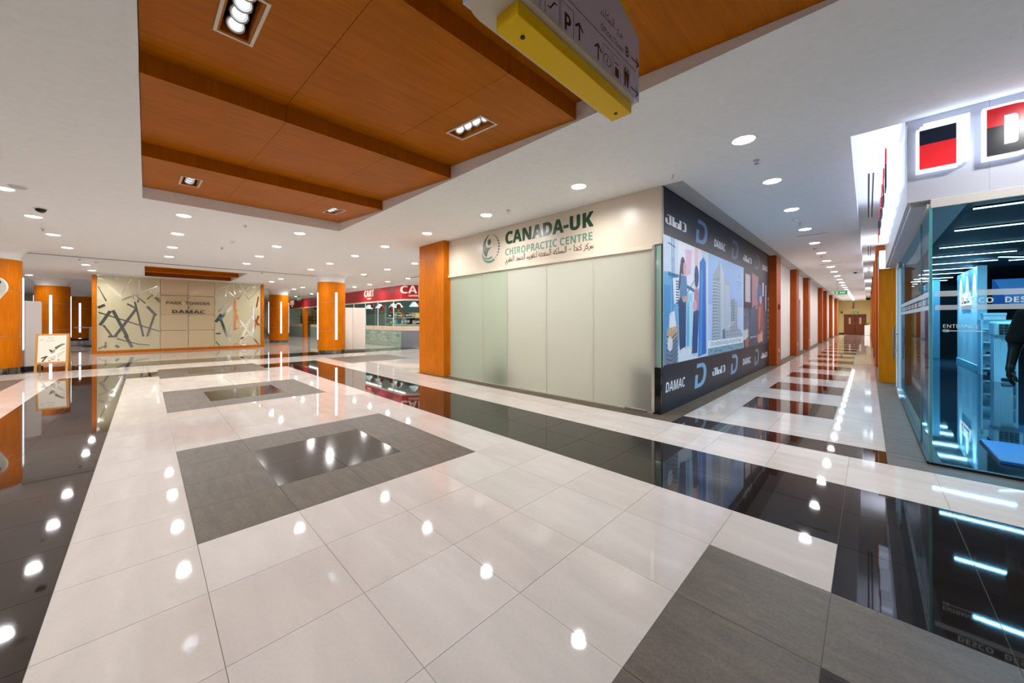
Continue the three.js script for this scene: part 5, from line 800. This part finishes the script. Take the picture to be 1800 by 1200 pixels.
  [[17.0, 32.6, 2.1], [17.2, 31, 2.05], [17.1, 29.3, 2.15], [17.5, 26, 2.2], [17.1, 35.1, 2.3]].forEach(([a, b, y], i) => { const t = thing('red_lantern', `${['third', 'second', 'large middle', 'rightmost', 'leftmost'][i]} red paper lantern hanging in the supermarket window`, 'lantern', [X(b), y, Z(a)], 'red lanterns in the supermarket window'); const g = new THREE.SphereGeometry(0.13, 16, 12); g.scale(1, 1.15, 1); g.translate(0, 0.15, 0); mesh('shade', g, S({ color: hex('#c8342c'), roughness: 0.6 }), t); mesh('cord', (() => { const q = new THREE.CylinderGeometry(0.005, 0.005, 1.2, 5); q.translate(0, 0.9, 0); return q; })(), M.black, t); mesh('tassel', (() => { const q = new THREE.ConeGeometry(0.03, 0.12, 8); q.translate(0, -0.06, 0); return q; })(), S({ color: hex('#d8a83a'), roughness: 0.7 }), t); });
  // shelves and goods
  [[20.5, 26, 38, 'long white gondola shelf in the supermarket behind the window'], [22.6, 24, 40, 'rear wall shelf of the supermarket']].forEach(([a, p, q, l], i) => { const t = thing('gondola_shelf', l, 'shelf', [X((p + q) / 2), 0, Z(a)]); part(t, 'spine', AB(a + 0.4, a + 0.5, p, q, 0, 1.9), M.whitePaint); for (const y of [0.2, 0.7, 1.2, 1.65]) part(t, 'shelf', AB(a - 0.3, a + 0.4, p, q, y, y + 0.04), M.whitePaint); });
  const goods = [['green', '#3f8f58'], ['mustard', '#cf9a2a'], ['pale blue', '#9fc6d8'], ['terracotta', '#b9623a'], ['charcoal', '#2c3036'], ['white', '#e6e2d8'], ['olive', '#7d8450'], ['navy', '#27334f'], ['pink', '#d99aa0'], ['tan', '#c7a676']];
  const spots = []; for (let k = 0; k < 24; k++) spots.push([k % 2, 26.3 + 11.2 * ((k * 0.61803) % 1), (k * 7) % 10]);
  for (const lv of [0, 1]) spots.filter(q => q[0] === lv).sort((p, q) => p[1] - q[1]).forEach(([, b, ci], i) => {
    const [n, c] = goods[ci], w = 0.35 + 0.35 * rnd(), h = 0.24 + 0.14 * rnd(), y = [1.24, 1.69][lv];
    const t = thing('goods_carton', `${n} carton, ${i ? ordinals[i] + ' from' : 'first at'} the right on the ${lv ? 'top' : 'middle'} level of the supermarket shelf`, 'carton', [X(b), y, Z(20.5)], 'cartons on the supermarket shelf');
    mesh('carton', rbox(-w / 2, w / 2, 0, h, -0.16, 0.16, 0.008), S({ color: hex(c), roughness: 0.6 }), t); mesh('label_patch', rbox(-w * 0.3, w * 0.3, h * 0.3, h * 0.7, 0.155, 0.163, 0.002), S({ color: hex('#efe9dd'), roughness: 0.6 }), t);
  });
  const bk = thing('bakery_shelf', 'beige bakery shelf with loaves behind the far supermarket window', 'shelf', [X(61), 0, Z(18.2)]);
  part(bk, 'back_panel', AB(18.4, 18.5, 57.6, 66, 0, 2.55), S({ color: hex('#cdb489'), roughness: 0.6 })); for (const y of [1.25, 1.55, 1.85]) part(bk, 'shelf', AB(17.9, 18.4, 57.6, 66, y, y + 0.04), M.pine);
  for (let k = 0; k < 14; k++) { const b = 57.9 + (k % 7) * 1.05, y = k < 7 ? 1.29 : 1.59, t = thing('loaf', `${k % 7 ? ordinals[k % 7] : 'first'} golden loaf from the right on the ${k < 7 ? 'lower' : 'upper'} bakery shelf`, 'bread', [X(b), y, Z(18.1)], 'loaves on the bakery shelf'); const g = new THREE.CapsuleGeometry(0.09, 0.3, 4, 10); g.rotateZ(Math.PI / 2); g.translate(0, 0.08, 0); mesh('loaf', g, S({ color: hex(k % 3 ? '#d9a04a' : '#c27a2c'), roughness: 0.7 }), t); }
  const scr = thing('menu_screen', 'bright white menu screen inside the supermarket doorway', 'screen', [X(52), 2.1, Z(19)]); part(scr, 'bezel', RAB(19, 19.1, 51.2, 52.8, 2.05, 2.75, 0.01), M.black); part(scr, 'display', AB(18.98, 19.0, 51.3, 52.7, 2.1, 2.7), M.glow('#eef5ff', 1.6)); part(scr, 'pole', bar([X(52), 0, Z(19.1)], [X(52), 2.06, Z(19.1)], 0.03), M.darkMetal);
}

// ------------------------------------------------------------------ white cabinets, easel, far table
{
  const c1 = thing('white_cabinet', 'tall cream two-panel cabinet standing beside the column before the supermarket', 'cabinet', [X(26.35), 0, Z(11.45)]);
  { const g = new THREE.Group(); g.name = 'casing'; g.rotation.y = 1.2; c1.add(g); mesh('panel', rbox(-0.56, -0.004, 0.09, 2.1, -0.2, 0.2, 0.01), M.lacquer, g); mesh('panel', rbox(0.004, 0.56, 0.09, 2.1, -0.2, 0.2, 0.01), M.lacquer, g); mesh('plinth', rbox(-0.57, 0.57, 0, 0.09, -0.21, 0.21, 0.005), S({ color: hex('#8f7f6c'), roughness: 0.4 }), g); }
  const c2 = thing('white_cabinet', 'tall pale grey cabinet beside the left-hand column', 'cabinet', [X(27.25), 0, Z(-4.72)]);
  { const g = new THREE.Group(); g.name = 'casing'; g.rotation.y = 0.7; c2.add(g); mesh('panel', rbox(-0.24, 0.24, 0.07, 2.08, -0.2, 0.2, 0.04), S({ color: hex('#cfc9c4'), roughness: 0.35 }), g); mesh('plinth', rbox(-0.25, 0.25, 0, 0.07, -0.21, 0.21, 0.005), M.darkMetal, g); }
  // easel board
  const e = thing('easel_board', 'pine A-frame board with a nature picture at the left', 'signboard', [X(24.85), 0, Z(-3.6)]); e.rotation.y = 1.5;
  const hw = 0.31;
  const rail = (x0, x1, y0, y1, back) => { const g = box(-0.5, 0.5, -0.5, 0.5, -0.5, 0.5); g.scale(x1 - x0, y1 - y0, 0.03); g.translate((x0 + x1) / 2, (y0 + y1) / 2, 0); const p = g.attributes.position; for (let i = 0; i < p.count; i++) p.setZ(i, p.getZ(i) + (back ? -1 : 1) * (0.02 + 0.16 * (1.1 - p.getY(i)))); g.computeVertexNormals(); return metricUV(g); };
  for (const back of [false, true]) { for (const s of [-1, 1]) mesh('leg', rail(s < 0 ? -hw : hw - 0.05, s < 0 ? -hw + 0.05 : hw, 0, 1.1, back), M.pine, e); mesh('rail', rail(-hw + 0.05, hw - 0.05, 1.05, 1.1, back), M.pine, e); mesh('rail', rail(-hw + 0.05, hw - 0.05, 0.24, 0.29, back), M.pine, e); }
  mesh('board', rail(-hw + 0.05, hw - 0.05, 0.29, 1.05, false), S({ color: hex('#e9e0cf'), roughness: 0.5 }), e); mesh('back_board', rail(-hw + 0.05, hw - 0.05, 0.29, 1.05, true), S({ color: hex('#d9cdb8'), roughness: 0.5 }), e);
  const tex = canvasTex(512, 640, (g, w, h) => { g.fillStyle = '#ece3d2'; g.fillRect(0, 0, w, h); g.fillStyle = g.strokeStyle = '#4a443c'; g.font = '30px sans-serif'; [['M A D E', 176, 62], ['N A T U R E', 148, 140]].forEach(([s, x, y]) => g.fillText(s, x, y)); g.font = '18px sans-serif'; g.fillText('by', 240, 98); g.lineWidth = 3; g.beginPath(); g.moveTo(110, 100); g.lineTo(40, 100); g.moveTo(76, 64); g.lineTo(38, 100); g.lineTo(76, 136); g.stroke(); const B = (c, ...p) => { g.fillStyle = c; g.beginPath(); g.moveTo(p[0], p[1]); for (let i = 2; i < p.length; i += 2) g.lineTo(p[i], p[i + 1]); g.fill(); };
    B('#d8ccb8', 180, 560, 500, 280, 500, 400, 330, 600); B('#5f5a38', 300, 290, 440, 200, 505, 210, 400, 270, 330, 350); B('#8a835c', 420, 210, 505, 215, 380, 300); B('#4a3a2c', 190, 330, 260, 360, 300, 400, 240, 420); B('#a48f74', 250, 380, 320, 320, 300, 440); B('#3d3128', 230, 430, 320, 410, 280, 450); B('#f3ece0', 180, 470, 500, 330, 500, 360, 220, 540); B('#5a4c34', 50, 540, 160, 490, 190, 520, 80, 560); B('#43382a', 70, 630, 150, 500, 170, 520, 100, 636); B('#fbf7ef', 330, 470, 352, 470, 356, 620, 330, 620); B('#5f5548', 190, 590, 250, 630, 210, 630); B('#6b6254', 230, 560, 300, 600, 270, 605); B('#4b4036', 360, 590, 420, 612, 370, 620); });
  { const z = y => 0.02 + 0.16 * (1.1 - y) + 0.0165; mesh('print', sheet([-hw + 0.055, 0.295, z(0.295)], [hw - 0.055, 0.295, z(0.295)], [hw - 0.055, 1.045, z(1.045)], [-hw + 0.055, 1.045, z(1.045)]), S({ map: tex, roughness: 0.45 }), e); }
  // leaning oval shop sign on the left column
  const ov = thing('oval_sign', 'white oval shop sign tilted against the left-hand column', 'sign', [X(24.55), 1.3, Z(-5.75)]); ov.rotation.y = 1.35;
  { const s = new THREE.Shape(), r = 0.27, l = 0.62; s.moveTo(-r, -l); s.absarc(0, -l, r, Math.PI, Math.PI * 2, false); s.lineTo(r, l); s.absarc(0, l, r, 0, Math.PI, false); s.closePath(); const g = new THREE.ExtrudeGeometry(s, { depth: 0.05, bevelEnabled: true, bevelSize: 0.01, bevelThickness: 0.01, bevelSegments: 2 }); g.rotateZ(-0.5); g.translate(0, 0.55, 0); mesh('board', metricUV(g), S({ color: hex('#f0ece2'), roughness: 0.35 }), ov); const t = letters('DESCO', 0.2, 0.012, fontBold, 1.0); t.translate(0.4, -0.1, 0.06); t.rotateZ(Math.PI / 2 - 0.5); t.translate(0.02, 0.58, 0); mesh('lettering', t, M.black, ov); const q = rbox(-0.02, 0.02, -1.3, 0.4, -0.04, 0.0, 0.004); mesh('stem', q, M.steel, ov); }
  const tb = thing('pedestal_table', 'tall narrow table with a steel pedestal left of the lobby wall', 'table', [X(50), 0, Z(-4.2)]);
  part(tb, 'top', RAB(-5.2, -3.3, 49.5, 50.5, 1.06, 1.1, 0.01), M.lacquer); part(tb, 'pedestal', cyl(X(50), 0.04, 1.06, Z(-4.2), 0.07, 0.07), M.steel); part(tb, 'foot', cyl(X(50), 0, 0.05, Z(-4.2), 0.35, 0.32, 32), M.darkMetal);
  const tb2 = thing('round_bench', 'low round steel-edged bench left of the lobby wall', 'bench', [X(53), 0, Z(-5)]); part(tb2, 'seat', cyl(X(53), 0.3, 0.4, Z(-5), 0.9, 0.9, 40), M.blackGloss); part(tb2, 'rim', cyl(X(53), 0.02, 0.3, Z(-5), 0.86, 0.86, 40), M.steel);
}

// ------------------------------------------------------------------ small ceiling fittings
{
  const sprGeo = merge([cyl(0, -0.008, 0, 0, 0.035, 0.04, 16), cyl(0, -0.04, -0.008, 0, 0.008, 0.012, 8), cyl(0, -0.046, -0.04, 0, 0.03, 0.03, 12)]);
  [[-3.21, 19.2, 'on the left beyond the dome camera'], [2.2, 13.1, 'just beyond the corner of the timber coffer'], [2.2, 18.9, 'midway to the lobby wall'], [7.8, 4.9, 'above the clinic name'], [9.1, -1.5, 'at the corridor mouth'], [16.3, -1.5, 'beside the first corridor detector'], [25.6, -1.45, 'beside the second corridor detector'], [-3.1, 28.9, 'before the lobby wall at the left'], [5.6, 28.2, 'before the lobby wall at the right'], [11.9, 24.8, 'above the cream cabinet']].forEach(([a, b, l]) => { const s = thing('sprinkler', `small sprinkler head in the ceiling ${l}`, 'sprinkler', [X(b), CEIL, Z(a)]); mesh('head', sprGeo, M.steel, s); mesh('drop', new THREE.CylinderGeometry(0.006, 0.006, 0.03, 6).translate(0, -0.025, 0), M.darkMetal, s); });
  const det = (label, a, b) => { const d = thing('smoke_detector', label, 'smoke detector', [X(b), CEIL, Z(a)]); mesh('base', cyl(0, -0.02, 0, 0, 0.06, 0.06, 24), M.whitePaint, d); mesh('sensor', cyl(0, -0.055, -0.02, 0, 0.03, 0.05, 24), M.whitePaint, d); };
  det('white smoke detector between lobby and timber coffer', 2.31, 16.8); det('first white smoke detector along the corridor ceiling', 15.6, -1.47); det('second white smoke detector along the corridor ceiling', 22.7, -1.42); det('white smoke detector over the far lobby floor', -2.5, 29.5);
  const dome = thing('dome_camera', 'dark dome camera in the ceiling at the left', 'camera', [X(15.15), CEIL, Z(-2.74)]); mesh('ring', cyl(0, -0.018, 0, 0, 0.09, 0.095, 28), M.whitePaint, dome); { const g = new THREE.SphereGeometry(0.072, 24, 12, 0, Math.PI * 2, Math.PI / 2, Math.PI / 2); g.translate(0, -0.016, 0); mesh('dome', g, M.blackGloss, dome); }
  const horn = thing('ceiling_speaker', 'white round ceiling speaker by the left edge', 'speaker', [X(12.6), CEIL, Z(-2.78)]); mesh('grille', cyl(0, -0.02, 0, 0, 0.085, 0.095, 28), M.greyPanel, horn); mesh('rim', new THREE.TorusGeometry(0.095, 0.01, 8, 28).rotateX(Math.PI / 2).translate(0, -0.008, 0), M.whitePaint, horn);
  const d2 = thing('dome_camera', 'small dark dome camera in the corridor ceiling near the exit sign', 'camera', [X(-2.6), CEIL, Z(36)]); mesh('ring', cyl(0, -0.015, 0, 0, 0.08, 0.085, 24), M.whitePaint, d2); { const g = new THREE.SphereGeometry(0.062, 20, 10, 0, Math.PI * 2, Math.PI / 2, Math.PI / 2); g.translate(0, -0.014, 0); mesh('dome', g, M.blackGloss, d2); }
  const wire = thing('loose_wire', 'short red wire end poking from the ceiling above the hoarding corner', 'wire', [X(0.1), CEIL, Z(8.6)]); mesh('lead', tube([[0, 0, 0], [0.01, -0.03, 0.01], [-0.01, -0.06, 0.0]], 0.004, 6, 8), S({ color: hex('#7a1f1a'), roughness: 0.6 }), wire);
}

renderer.render(scene, camera);
